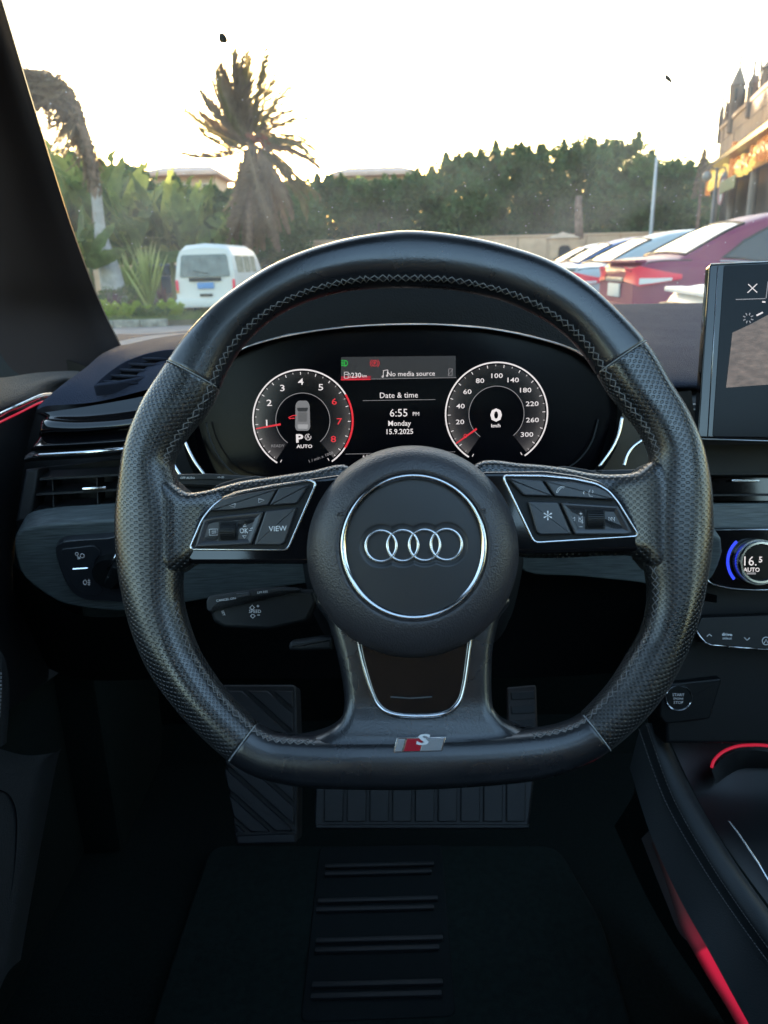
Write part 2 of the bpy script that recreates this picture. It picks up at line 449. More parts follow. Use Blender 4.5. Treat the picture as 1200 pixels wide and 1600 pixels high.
# seams between the leathers: a pale welt line across the front
for a in (aTR, aTL, aBL, aBR):
    i = round(a/360*NS) % NS
    tube('seam', [prof(i, math.pi*(.02+.9*k/24), 1.0)+Vector((0, 0, .0001)) for k in range(25)], .00038, M['threadw'], wheel, n=6)
# cross stitching along the inner edge
def zig(i, off):
    return prof(i, math.pi-.55+off, 1.006)
st = MB(); step = 0.0052; pos = 0.0; k = 0; ks = []
while pos < ARC[-1]:
    lo = next(j for j in range(len(ARC)) if ARC[j] >= pos) if pos > 0 else 0
    ks.append(lo % NS); pos += step
def skip(i):
    d = i*360/NS
    return (aBL+14 < d < aBR-14) or (d > 341 or d < 3.5) and False or (177 < d < 199)
for n_ in range(len(ks)-1):
    a, b = ks[n_], ks[n_+1]
    if skip(a) or b < a: continue
    d = a*360/NS
    if d > 347 or d < 8: continue
    if b-a < 1: continue
    mid = (a+b)//2
    w = .17*random.uniform(.8, 1.15)
    st.tube([zig(a, -w), zig(mid, -.02)+Vector((0, 0, .0004)), zig(b, w)], .00034, 4)
    st.tube([zig(a, w), zig(mid, .02)+Vector((0, 0, .0005)), zig(b, -w)], .00034, 4)
o = st.build('stitching', M['thread'], wheel, smooth=True); tag(o, kind='stuff')

# ---- spokes: perforated leather shoulders
def rimz(x, y):
    """how high the rim skin stands at a plane point (0 outside it)"""
    q = Vector((x, y, 0))-RC; a = (math.degrees(math.atan2(q.y, q.x)) % 360)/360*NS; i = int(a) % NS
    s = (Vector((x, y, 0))-Cn[i]).dot(Nn[i])/An[i]
    return BD*math.sqrt(max(0, 1-s*s)) if abs(s) < 1 else 0
px = lambda n_: n_*.0004
def spz(side):
    x0 = WF.p(350, 800).x if side < 0 else WF.p(945, 800).x
    x1 = WF.p(268, 800).x if side < 0 else WF.p(1028, 800).x
    def f(x, y):
        t = (x-x0)/(x1-x0)
        return -.001 + .0145*sstep(0, 1, t)
    return f
left_sp = [(545,727),(480,734),(420,743),(378,749),(347,757),(316,767),(296,770),(282,762),(262,748),(246,770),(240,820),(246,872),(272,896),(296,884),(330,872),(500,868),(560,800)]
right_sp = [(745,722),(820,722),(880,728),(925,737),(965,740),(992,738),(1012,724),(1030,728),(1046,760),(1052,820),(1046,870),(1020,892),(1002,876),(980,868),(800,868),(720,800)]
for pts, sd_ in ((left_sp, -1), (right_sp, 1)):
    P = crom([WF.p(*q).xy.to_3d() for q in pts], 5, True)
    pillow('spoke', P, spz(sd_), .0075, -.018, .0022, M['perf'], wheel, uv=True)
# gloss bezels around the switches
lb = [(536,742),(430,757),(372,768),(345,779),(328,796),(312,822),(297,852),(290,868),(300,881),(480,881),(560,860),(570,760)]
rb = [(752,738),(850,737),(900,744),(935,753),(955,768),(975,795),(1000,832),(1006,850),(996,862),(820,866),(730,850),(730,770)]
for pts in (lb, rb):
    P = rounded([WF.p(*q).xy for q in pts], px(8))
    plate('spoke_bezel', P, -.012, .0065, .003, M['gloss'], wheel)
def button(name, pts, z1, rad=3, m=None, sink=None, label=None, z0=.0005):
    o = plate(name, rounded([WF.p(*q).xy for q in pts], px(rad)), z0, z1, .0009, m or M['button'], wheel, sink=sink)
    if label: o['label'] = label
    return o
def frame_loop(name, pts, z, w, par=wheel, fr=WF, rr=8, closed=True, m=None):
    P = rounded([fr.p(*q).xy for q in pts], px(rr), 6)
    return tube(name, [(p.x, p.y, z) for p in P], w, m or M['chrome'], par, closed=closed, n=8, flat=(0, 0, 1))
LF = [(301,858),(452,859),(496,757),(486,752),(436,760.5),(384,770),(352,780.5),(336,793),(321,812)]
RF = [(783,745),(845,745.5),(892,750),(927,757.5),(946,768),(961,786),(993,838),(832,848)]
for pts in (LF, RF):
    well = plate('switch_well', rounded([WF.p(*q).xy for q in pts], px(8)), .001, .0068, .0003, M['plastic'], wheel)
frame_loop('switch_frame', LF, .0072, (.00085, .0007)); frame_loop('switch_frame', RF, .0072, (.00085, .0007))
button('switch_button', [(333,800.5),(342,789),(357,780.5),(390,773),(437,765.5),(423.5,791),(373,798)], .0102, label='switch button with two outline arrows')
button('switch_button', [(440,765),(486.5,759),(467,788.5),(425,791.5)], .0102, label='blank switch button above the VIEW button')
button('switch_button', [(325,812),(340,808),(417,800),(398,851),(311,855.5)], .0102, sink=(px(7), .0012), label='recessed switch plate around the left roller')
button('switch_button', [(420,799),(467,794),(449,848),(443,852),(402,851.5)], .0102, label='switch button lettered VIEW')
button('switch_button', [(791,750),(842.5,753),(859.5,777.5),(815,776)], .0102, label='blank switch button above the star button')
button('switch_button', [(846,753),(891,755.5),(926,762.5),(942,770),(955,783),(863,777.5)], .0102, label='switch button with telephone and voice symbols')
button('switch_button', [(821,785),(867,786),(888.5,835.5),(840,836),(834,831)], .0102, label='switch button with a star')
button('switch_button', [(871,786.5),(959,792),(981,833),(974,836),(893,836)], .0102, sink=(px(7), .0012), label='recessed switch plate around the right roller')
def roller(cx, cy):
    c = WF.p(cx, cy, .008); mb = MB()
    for k in range(13):
        a = R(-75+150*k/12)
        mb.box((c.x, c.y+.0052*math.sin(a), c.z+.0052*math.cos(a)-.0012), (.0094, .0007, .0016), Matrix.Rotation(-a, 3, 'X'))
    o = mb.build('roller_ribs', M['rubber'], None)
    ro_ = tube('roller', [(c.x-.0048, c.y, c.z-.0014), (c.x+.0048, c.y, c.z-.0014)], .0052, M['plastic'], wheel, n=24)
    o.parent = ro_
    box('roller_pocket', (c.x, c.y, .0088), (.0122, .0128, .001), M['plastic'], wheel, .0003)
roller(357.5, 830); roller(929, 811)
# switch symbols
Z = .01045
def sym(lines, w=.00017, name='symbol', par=wheel, fr=WF, z=Z, m=None, closed=False):
    mb = MB()
    for ln in lines:
        mb.tube([fr.p(a, b, z) for a, b in ln], w, 4, closed=closed)
    return mb.build(name, m or M['print'], par)
def circ(cx, cy, r, a0=0, a1=360, n=20): return [(cx+r*math.cos(R(a0+(a1-a0)*i/n)), cy-r*math.sin(R(a0+(a1-a0)*i/n))) for i in range(n+1)]
def wt(s, cx, cy, cap, sx=1.0, rot=0.0, z=Z, fr=WF, par=wheel, m=None, bold=0.0, name='lettering', pm=.0004):
    p = fr.p(cx, cy, z); return text(name, s, m or M['print'], par, p, cap*pm, rot, sx, bold=bold)
sym([[(367.5,786.5),(358,790),(367,793),(367.5,786.5)]]); sym([[(404,779),(404.5,785.5),(413,781.5),(404,779)]])
wt('VIEW', 434, 825.5, 8.5, rot=R(2))
ZS = .0093
sym([[(327,827),(340,826.5),(340.5,836),(327.5,836.5),(327,827)], [(331,830),(338,829.7)], [(331,833),(338,832.7)]], z=ZS)
wt('OK', 381, 829, 8, z=ZS, sx=.85); sym([[(380,823),(383,819),(385,822.7),(380,823)], [(379,837),(385,837),(382,841),(379,837)]], z=ZS)
sym([[(389,829),(396,828.5),(397.5,825.5),(394,825),(391,826.5)]], z=ZS)
wt('*', 856, 810, 24); 
sym([[(870,770),(872,768.5),(874,765),(878,762),(881,762.5),(882,760.5),(877,760),(872,763.5),(869.5,768),(870,770)]])
sym([circ(924,768,2.5,-60,60,8), circ(914,770,2.5,120,240,6), circ(916,770,4,140,220,6), [(922,765),(920,770),(921,775),(926,776)]])
for s_, x_ in ((-1, 894), (1, 955)):
    sym([[(x_-4*s_,808),(x_,811.3),(x_-4*s_,814),(x_-4*s_,808)], [(x_,808),(x_+4*s_,811.3),(x_,814),(x_,808)], [(x_+5*s_,808),(x_+5*s_,814.5)]], z=ZS)
sym([[(905,802.5),(910,802.5)], [(907.5,800),(907.5,805)], [(905,823),(910,823)], [(904.5,810),(907,810),(910,806),(910,818),(907,815),(904.5,815),(904.5,810)], [(904,808),(911,817)]], z=ZS)

# ---- lower spoke
low = [(500,930),(512,975),(522,1010),(530,1044),(536,1080),(537,1108),(530,1128),(512,1142),(480,1152),(440,1160),(415,1178),(430,1204),(560,1212),(740,1210),(890,1194),(902,1168),(862,1147),(820,1141),(792,1131),(776,1116),(770,1098),(769,1050),(772,1010),(780,970),(790,930),(646,900)]
yb = WF.p(646, 1085).y; yr = WF.p(646, 1178).y
def smax(p, q, k=.005): h = max(k-abs(p-q), 0)/k; return max(p, q)+h*h*k*.25
ye0, ye1 = WF.p(646, 1150).y, WF.p(646, 1188).y
def lz(x, y):
    return smax(.001+.0085*sstep(yb, yr, y), rimz(x, y)) - .0011*sstep(ye0, ye1, y)
pillow('lower_spoke', crom([WF.p(*q).xy.to_3d() for q in low], 5, True), lz, .0065, -.014, .0015, M['leather'], wheel)
ins = [(556,985),(562,1018),(567,1040),(579,1079),(590.5,1102),(607.5,1114),(636,1119),(678,1118.5),(704,1111),(719,1096),(726,1073),(731,1040),(736,1000),(738,975)]
P = [WF.p(*q).xy for q in ins]
plate('spoke_insert', P, -.006, .0052, .002, M['gloss'], wheel)
bow = crom([WF.p(a, b, .0062) for a, b in ins], 6)
tube('chrome_bow', bow, (.0011, .0009), M['chrome'], wheel, n=8, flat=(0, 0, 1), taper=lambda t: .45+.75*math.sin(math.pi*t)**.8)
bow2 = crom([WF.p(a+(646-a)*.045, b-3, .0064) for a, b in ins], 6)
tube('trim_line', bow2, .0003, M['chromed'], wheel, n=6)
# slot lip seen inside the insert
sym([[(610,1089),(640,1091),(675,1089)]], .0004, 'slot_lip', z=.0058, m=M['chromed'])
# badge
bz = max(lz(WF.p(*q).x, WF.p(*q).y) for q in ((615,1167),(621,1144),(696,1143),(690,1165),(655,1155)))-.0002
def bp_(pts, z0, z1, m, bev=.0002): return plate('badge_field', [WF.p(*q).xy for q in pts], z0, z1, bev, m, badge, nb=2)
badge = plate('badge', [WF.p(*q).xy for q in ((614.6,1166.9),(620.8,1144),(696,1142.8),(689.7,1164.6))], bz-.004, bz+.0014, .0004, M['chrome'], wheel)
silver = mat('badge_silver', (.42, .44, .48), .4, metal=.6); redm = mat('badge_red', (.45, .012, .03), .35)
bp_([(617.5,1165),(623,1146.2),(634,1146),(628.5,1164.8)], bz, bz+.0017, silver)
bp_([(631,1164.7),(636.5,1145.9),(661,1145.4),(655.5,1164.2)], bz, bz+.0017, redm)
bp_([(656.5,1164.2),(662,1145.4),(693,1144.8),(687.8,1163.4)], bz, bz+.0017, silver)
s = wt('S', 659, 1155, 16, sx=1.9, z=bz+.0022, par=badge, m=mat('badge_letter', (.8, .8, .82), .35), bold=.03, name='letter'); 
for v in s.data.vertices: v.co.x += (v.co.y-WF.p(659, 1155).y)*.28

# ---- hub with airbag cover
HC = WF.p(644, 861); DC = WF.p(646, 854)
hr = [(.0658, -.012), (.0658, .004), (.0650, .0075), (.0632, .0115), (.0600, .0158), (.056, .0192), (.051, .0215), (.0470, .0226), (.0452, .0228), (.0444, .0222), (.0440, .0212)]
vs, fs = [], []; NR = 128
for r, z in hr:
    t = sstep(.0658, .0452, r)
    c = HC*(1-t)+DC*t
    for k in range(NR):
        a = 2*math.pi*k/NR
        zz = z
        if z > 0: zz = z
        vs.append((c.x+r*math.cos(a), c.y+r*math.sin(a), zz))
for j in range(len(hr)-1):
    for k in range(NR):
        a, b = j*NR+k, j*NR+(k+1) % NR; fs.append((a, b, b+NR, a+NR))
hub = mo('airbag_cover', vs, fs, M['hub'], wheel)
def ringmesh(name, c, prof_, m, par, n=128):
    vs, fs = [], []; K = len(prof_)
    for k in range(n):
        a = 2*math.pi*k/n
        for r, z in prof_: vs.append((c.x+r*math.cos(a), c.y+r*math.sin(a), z))
    for k in range(n):
        for j in range(K):
            a, b = k*K+j, ((k+1) % n)*K+j; a2, b2 = k*K+(j+1) % K, ((k+1) % n)*K+(j+1) % K
            fs.append((a, b, b2, a2))
    return fix(mo(name, vs, fs, m, par, autosm=40))
ringmesh('chrome_ring', DC, [(.0437, .0212), (.0437, .0228), (.0433, .0233), (.0428, .0237), (.0421, .0238), (.0414, .0235), (.0405, .0226), (.0405, .0205)], M['chrome'], hub)
# emblem disc: a fine grid, sunk around the four rings
RGS = [WF.p(595.5, 853.0, .02), WF.p(629.3, 852.3, .02), WF.p(663.4, 851.5, .02), WF.p(697.3, 850.6, .02)]
RR = .0101
def dz(x, y):
    r = math.hypot(x-DC.x, y-DC.y); z = .0202+.0008*(1-(r/.0405)**2)
    d = min(abs(math.hypot(x-c.x, y-c.y)-RR) if math.hypot(x-c.x, y-c.y) > RR else 0 for c in RGS)
    return z-.0011*(1-sstep(.0012, .0030, d))
vs, fs = [], []; NRd = 62; NA = 220
vs.append((DC.x, DC.y, dz(DC.x, DC.y)))
for j in range(1, NRd+1):
    r = .0408*j/NRd
    for k in range(NA):
        a = 2*math.pi*k/NA; x, y = DC.x+r*math.cos(a), DC.y+r*math.sin(a); vs.append((x, y, dz(x, y)))
for k in range(NA): fs.append((0, 1+k, 1+(k+1) % NA))
for j in range(1, NRd):
    for k in range(NA):
        a, b = 1+(j-1)*NA+k, 1+(j-1)*NA+(k+1) % NA; fs.append((a, a+NA, b+NA, b))
mo('emblem_disc', vs, fs, M['disc'], hub)
M['ringchrome'] = mat('emblem_chrome', (.85, .86, .88), .27, metal=1)
for n_, c in enumerate(RGS):
    z0 = .0202
    ringmesh('emblem_ring', Vector((c.x, c.y, 0)), [(RR+.0001, z0), (RR+.0001, z0+.0008), (RR-.0001, z0+.0014), (RR-.0005, z0+.0018), (RR-.0009, z0+.0019), (RR-.0013, z0+.0018), (RR-.0017, z0+.0014), (RR-.0019, z0+.0008), (RR-.0019, z0)], M['ringchrome'], hub, 72)
o = text('embossed_lettering', 'AIRBAG', M['hub'], hub, WF.p(650, 977, .0219), 8*.0004, R(1), 1.75, depth=.0009)
def emb(lines):
    mb = MB()
    for ln in lines: mb.tube([WF.p(a, b, .0228) for a, b in ln], .0004, 5)
    mb.build('embossed_horn_symbol', M['hub'], hub, smooth=True)
emb([[(527,805),(529,801),(541,799),(541,804),(530,806)], [(533,800.5),(535,806)], circ(543,801,2,-80,80,6)])
emb([[(748,795),(759,798),(757,794)], [(750,797),(753,801),(760,801)], [(755,793),(757,799)]])
# ---- shift paddles behind the spokes
for pts in ([(330,765),(342,756),(370,748),(402,743),(412,746),(412,790),(340,800)], [(868,790),(868,729),(882,728),(915,733),(945,741),(955,752),(955,800)]):
    P = rounded([WF.p(a, b, -.03).xy for a, b in pts], px(8))
    tag(plate('shift_paddle', P, -.034, -.029, .0015, M['rubber'], wheel))
# ================================================================ INSTRUMENT CLUSTER
CF = Frame(625, 640, .70)
cpx = .70/F
clus = empty('instrument_cluster', CF.M, 'wide black digital instrument cluster with two round gauges seen through the steering wheel', 'instrument cluster')
binn = [(318,760),(300,735),(288,700),(286,650),(300,600),(330,570),(380,545),(440,527),(520,514),(600,508.5),(680,508),(760,514),(830,527),(890,545),(930,570),(960,600),(972,640),(966,690),(950,722),(930,750),(926,762)]
M['screen'] = mat('display_glass', (.002, .002, .0035), .2, spec=.18)
P = [CF.p(*q).xy for q in binn]
plate('display_panel', P, -.03, 0, .0005, M['screen'], clus)
WHT = emis('display_white', (1, .93, .93), .85); GRY = emis('display_grey', (.75, .72, .75), .32)
RED = emis('display_red', (1, .03, .05), .75); GRN = emis('display_green', (.02, .85, .08), .7)
DIM = emis('display_dim', (.9, .85, .9), .2)
def gradmat(name):
    m, n, l, b = nt(name)
    uv = n.new('ShaderNodeUVMap'); s = n.new('ShaderNodeSeparateXYZ'); l.new(uv.outputs[0], s.inputs[0])
    r = n.new('ShaderNodeValToRGB'); l.new(s.outputs[0], r.inputs[0])
    r.color_ramp.elements[0].color = (.004, .004, .006, 1); r.color_ramp.elements[1].color = (.085, .08, .08, 1)
    e = r.color_ramp.elements.new(.6); e.color = (.03, .028, .03, 1)
    # brighter towards the two ends of the sweep, as the display draws it
    a = n.new('ShaderNodeMath'); a.operation = 'SUBTRACT'; a.inputs[1].default_value = .5; l.new(s.outputs[1], a.inputs[0])
    q = n.new('ShaderNodeMath'); q.operation = 'ABSOLUTE'; l.new(a.outputs[0], q.inputs[0])
    g = n.new('ShaderNodeMapRange'); g.inputs[1].default_value = .1; g.inputs[2].default_value = .5; g.inputs[3].default_value = .25/2**EX; g.inputs[4].default_value = 1.3/2**EX
    l.new(q.outputs[0], g.inputs[0]); l.new(r.outputs[0], b.inputs['Emission Color']); l.new(g.outputs[0], b.inputs['Emission Strength'])
    b.inputs['Base Color'].default_value = (.004, .004, .004, 1); b.inputs['Roughness'].default_value = .2; return m
GRAD = gradmat('display_gauge_glow')
def gauge(cx, cy, Rp, rin, a0, a1, nums, ticks, needle, cap, label, redarc=None):
    c = CF.p(cx, cy); r = Rp*cpx
    vs, fs, uv = band(rin*cpx, r-.0022, a0, a1, c, .0006, 72)
    g = tag(mo('gauge', vs, fs, GRAD, clus, False, uvs=uv), label)
    def b(name, r0, r1, x0, x1, m, z=.0010):
        vs, fs, uv = band(r0, r1, x0, x1, c, z, 80); return mo(name, vs, fs, m, g, False)
    b('gauge_ring', r-.0009, r+.0004, a0-4, a1+3, WHT); b('inner_ring', rin*cpx-.0004, rin*cpx+.0002, a0, a1, GRY)
    if redarc: b('red_zone', r-.0012, r+.0006, redarc[0], redarc[1], RED, .0013)
    mb = MB()
    for n_ in range(ticks+1):
        a = R(a0-6+(a1-a0+12)*n_/ticks); big = n_ % 2 == 0
        for dx in (0,):
            r1_, r0_ = r-.0022, r-(.0048 if big else .0036)
            d = Vector((math.cos(a), math.sin(a), 0)); q = Vector((-d.y, d.x, 0))*(.0003 if big else .0002)
            z = Vector((0, 0, .0011)); k = c.xy.to_3d()+z
            mb.add([k+d*r0_-q, k+d*r1_-q, k+d*r1_+q, k+d*r0_+q], [(0, 1, 2, 3)])
    mb.build('tick_marks', WHT, g)
    for s, x, y, m in nums:
        text('numeral', s, m, g, CF.p(x, y, .0012), cap*1.12*cpx, R(.8), 1.35, bold=.006)
    (x0, y0), (x1, y1) = needle; p0, p1 = CF.p(x0, y0, .0018), CF.p(x1, y1, .0018)
    d = (p1-p0).normalized(); q = Vector((-d.y, d.x, 0))
    mo('needle', [p0-q*.0005, p1-q*.0009, p1+q*.0009, p0+q*.0005], [(0, 1, 2, 3)], RED, g, False)
    return g
# angles run anticlockwise from -51 to 235 degrees
g1 = gauge(473.4, 656.9, 78.8, 42.7, -51, 235, [('1', 416.7, 660.4, WHT), ('2', 420.7, 629, WHT), ('3', 441.3, 605.9, WHT), ('4', 470, 596, WHT), ('5', 501.4, 604.6, WHT), ('6', 522.2, 627, RED), ('7', 530, 658, RED), ('8', 521, 685.7, RED)],
      32, ((399.8, 669.9), (438.6, 662.9)), 9.0, 'left rev counter gauge numbered 1 to 8 with a red zone', (-33, 31))
g2 = gauge(775.5, 646.8, 79.5, 43, -51, 235, [('20', 718.8, 659, WHT), ('40', 719.6, 634.3, WHT), ('60', 730.2, 611.8, WHT), ('80', 750, 594.6, WHT), ('100', 775.5, 586.8, WHT), ('140', 800.7, 593.5, WHT), ('180', 820.2, 609.3, WHT), ('220', 831.5, 630.6, WHT), ('260', 832, 656, WHT), ('300', 823.2, 678.7, WHT)],
      30, ((712.5, 693), (744.8, 670)), 6.6, 'right speedometer gauge numbered 20 to 300', None)
def ct(s, x, y, cap, m=WHT, par=clus, sx=1.0, rot=.8, z=.0013, bold=0.0, name='lettering'):
    return text(name, s, m, par, CF.p(x, y, z), cap*1.08*cpx, R(rot), sx, bold=bold)
ct('READY', 434, 696.5, 4.2, GRY, g1, 1.1); ct('P', 467.6, 684.6, 12, WHT, g1, 1.3, bold=.03); ct('AUTO', 475.8, 697.2, 5, WHT, g1, 1.2, bold=.02)
ct('1 / min x 1000', 501, 714, 4.6, GRY, g1, 1.05, rot=20)
ct('0', 775.2, 647.8, 18, WHT, g2, 1.35, bold=.03); ct('km/h', 774.8, 664.8, 5, WHT, g2, 1.0, bold=.02); ct('0', 727, 681, 6.5, RED, g2, 1.3)
def cs(lines, w, m, par=clus, name='symbol', z=.0013):
    mb = MB()
    for ln in lines:
        P = [CF.p(a, b, z) for a, b in ln]
        for p, q in zip(P, P[1:]):
            d = (q-p).normalized(); n_ = Vector((-d.y, d.x, 0))*w; e = d*w*.6; mb.add([p-n_-e, q-n_+e, q+n_+e, p+n_-e], [(0, 1, 2, 3)])
    return mb.build(name, m, par)
cs([circ(481.3, 683, 4.6, 60, 380, 14), [(479, 685.5), (481, 680), (483.5, 685.5)]], .00022, WHT, g1)
# little car drawn on the left gauge
CARM = emis('display_car_grey', (.42, .42, .44), .45); CARL = emis('display_car_light', (.7, .7, .72), .5)
def cp(pts, m, par, z, name, rr=2): 
    P = rounded([CF.p(*q).xy for q in pts], rr*cpx); P.reverse() if area(P) < 0 else None
    return mo(name, [(p.x, p.y, z) for p in P], [tuple(range(len(P)))], m, par, False)
cp([(462,632),(466,626),(480,626),(484,632),(485,668),(482,673),(464,673),(461.5,668)], CARM, g1, .0012, 'car_outline', 4)
cp([(464,637),(482,637),(480,643),(466,643)], emis('display_dark', (.1, .1, .11), .3), g1, .0014, 'car_windscreen')
cp([(466,644),(480,644),(480,659),(466,659)], emis('display_mid', (.3, .3, .31), .4), g1, .0014, 'car_roof')
cp([(465,663),(482,663),(481,670),(466,670)], CARL, g1, .0014, 'car_boot')
cs([[(451,652.5),(457,649.5),(463,649)], [(452,654),(460,653.5)]], .0004, RED, g1)
ct('Date & time', 623, 617, 8.2, WHT); cs([[(567,626),(680,624.2)]], .0002, GRY, name='rule')
ct('6:55', 623, 644.5, 11.5, WHT); ct('PM', 650, 646.5, 5.8, WHT); ct('Monday', 624, 661, 7.6, WHT, bold=.008); ct('15.9.2025', 624, 674, 7.6, WHT, bold=.008)
ct('230', 556.5, 586, 7.2, WHT, bold=.008); ct('km', 569.5, 587, 4.5, WHT)
ct('No media source', 642, 583.5, 7.2, WHT)
cs([[(538,581.5),(544,581.5),(544,591),(538,591),(538,581.5)], [(539,585),(543,585)], [(545,583),(547,585),(547,590),(545,590)]], .0002, WHT)
cs([[(599,588.5),(599,579),(606,578),(606,587)], circ(597.8,588.5,1.2,0,360,8), circ(604.8,587,1.2,0,360,8)], .00022, WHT)
cs([[(701,576.5),(706.5,576),(706.5,586.5),(701,587),(701,576.5)], [(700,586),(707.5,577)]], .00025, GRY)
GB = emis('display_header_grey', (.5, .5, .53), .055)
cp([(533,592.5),(533,558),(712,556),(712,590)], GB, clus, .0004, 'header_panel', 1)
cp([(533,593.5),(533,588),(580,587.5),(578,593)], emis('display_red_glow', (1, .03, .08), .35), clus, .0008, 'fuel_range_bar', 1)
cs([[(580,592.3),(713,590)]], .0002, GRY, name='rule'); cs([[(533,593.5),(579,592.8)]], .0004, RED, name='rule')
cs([circ(538.5,567.5,4.5,-90,90,10), [(538.5,563),(538.5,572)]], .00028, GRN, name='headlight_symbol')
cs([[(533.5,563.5),(537,563)], [(533.5,566),(537,565.8)], [(533.5,568.5),(537,568.5)], [(533.5,571),(537,571.3)]], .00028, GRN, name='headlight_symbol')
cs([circ(585.5,567.5,4.6,0,360,16), circ(585.5,567.5,7,-50,50,8), circ(585.5,567.5,7,130,230,8)], .00022, RED, name='parking_brake_symbol')
ct('P', 585.5, 567.5, 5, RED, bold=.02)
cs([[(540,709.5),(711,706)]], .0002, GRY, name='rule'); ct('6.0', 571, 713, 5, WHT)

# ================================================================ DASHBOARD
dash = empty('dashboard', V(600, 700, .80), 'black dashboard with soft top pad, grey brushed trim and air vents around the wheel', 'dashboard')
DI = dash.matrix_world.inverted()
def dl(name, rows, m, par=dash, **k):
    """loft given by pixel + depth, in dashboard coordinates"""
    rw = [[DI @ V(*q) for q in r] for r in rows]
    return sloft(name, rw, m, par, **k)
# hood over the instruments (rises towards the driver, falls to the windscreen)
hood_front = [(270,640,.70),(284,600,.69),(318,568,.685),(380,543,.68),(440,525,.678),(520,512,.675),(600,506,.675),(680,505.5,.675),(760,511,.675),(830,524,.678),(890,542,.68),(935,567,.685),(966,600,.69),(984,650,.70)]
hood_mid = [(262,600,.715),(280,566,.70),(320,532,.692),(380,498,.685),(440,478,.68),(520,462,.676),(600,456,.674),(680,455,.674),(760,460,.676),(830,474,.68),(890,496,.685),(940,530,.692),(980,562,.70),(1004,600,.715)]
hood_top = [(255,590,.75),(276,548,.735),(318,505,.72),(380,468,.71),(440,446,.703),(520,428,.70),(600,420,.70),(680,419,.70),(760,427,.70),(830,443,.703),(890,470,.71),(945,508,.72),(985,545,.735),(1010,580,.75)]
hood_back = [(250,600,.90),(276,560,.90),(318,522,.90),(380,490,.90),(440,466,.90),(520,448,.90),(600,440,.90),(680,439,.90),(760,447,.90),(830,462,.90),(890,488,.90),(945,520,.90),(985,548,.90),(1010,580,.90)]
ho = dl('instrument_hood', [hood_front, hood_mid, hood_top, hood_back], M['hood'], nr=5, nc=3)
# recessed sleeve between hood lip and screen
slv0 = [DI @ V(a, b, .676) for a, b in binn]; slv1 = [DI @ (V(a, b, .70)+Vector((0, .01, 0))) for a, b in [(x+(620-x)*.02, y+(630-y)*.03) for x, y in binn]]
loft('display_sleeve', [crom(slv0, 4), crom(slv1, 4)], M['plastic'], dash)
tube('trim_line', [DI @ V(a, b, .6735) for a, b in [(357,555),(400,536),(450,522.5),(520,512.5),(600,507.5),(680,507),(760,513),(820,523.5),(870,536),(905,549)]], .0004, M['chromed'], dash, n=6)
backF = Frame(640, 780, .87, n=(0, -.95, .3))
bk = plate('dash_body', [backF.p(*q).xy for q in ((30,650),(60,625),(400,560),(900,560),(1500,600),(1500,905),(20,905))], -.05, 0, .002, M['plastic'], None); bk.matrix_world = backF.M; bk.parent = dash; bk.matrix_parent_inverse = DI
# faint inner contour around the displays
tube('display_contour', crom([DI @ V(a, b, .694) for a, b in [(322,660),(330,690),(348,722),(372,742),(420,752)]], 6), .0008, M['rubber'], dash, n=6)
tube('display_contour', crom([DI @ V(a, b, .694) for a, b in [(935,655),(925,690),(905,718),(880,735)]], 6), .0008, M['rubber'], dash, n=6)
for pts in ([(289,690),(296,706),(306,724),(320,743)], [(972,652),(967,678),(956,702),(936,730)]):
    tube('chrome_trim', crom([DI @ V(a, b, .672) for a, b in pts], 6), (.0016, .001), M['chrome'], dash, n=8, flat=(0, -1, .3))
for pts in ([(269,722),(276,734),(283,745)], [(1004,688),(990,698),(980,712),(975,728)]):
    tube('chrome_trim', crom([DI @ V(a, b, .68) for a, b in pts], 6), (.0018, .001), M['chrome'], dash, n=8, flat=(0, -1, .3))
# side pieces of the fascia between vents and instruments
dl('fascia_side', [[(232,640,.735),(262,620,.73),(300,640,.70)], [(236,700,.735),(270,690,.725),(312,720,.69)], [(240,770,.735),(280,770,.725),(340,780,.69)]], M['plastic'])
dl('fascia_side', [[(960,640,.70),(1010,620,.73),(1080,610,.745)], [(940,710,.69),(1010,690,.725),(1090,690,.74)], [(920,790,.69),(1010,780,.725),(1100,780,.74)]], M['plastic'])
# top pad, right of the hood up to the screen (and on to the passenger side)
dl('top_pad', [[(930,476,1.22),(1040,474,1.22),(1160,472,1.22),(1400,464,1.22)], [(935,484,1.16),(1040,482,1.16),(1160,480,1.16),(1400,474,1.16)], [(950,540,.93),(1040,540,.92),(1160,540,.92),(1400,536,.92)], [(975,585,.82),(1040,584,.81),(1160,584,.81),(1400,580,.81)], [(985,604,.792),(1040,603,.785),(1160,603,.785),(1400,600,.785)], [(990,612,.80),(1040,611,.795),(1160,611,.795),(1400,608,.795)]], M['softdash'])
dl('fascia_top', [[(985,606,.81),(1060,606,.80),(1400,600,.80)], [(985,640,.79),(1060,636,.77),(1400,632,.77)], [(985,700,.78),(1060,696,.76),(1400,692,.76)]], M['plastic'])
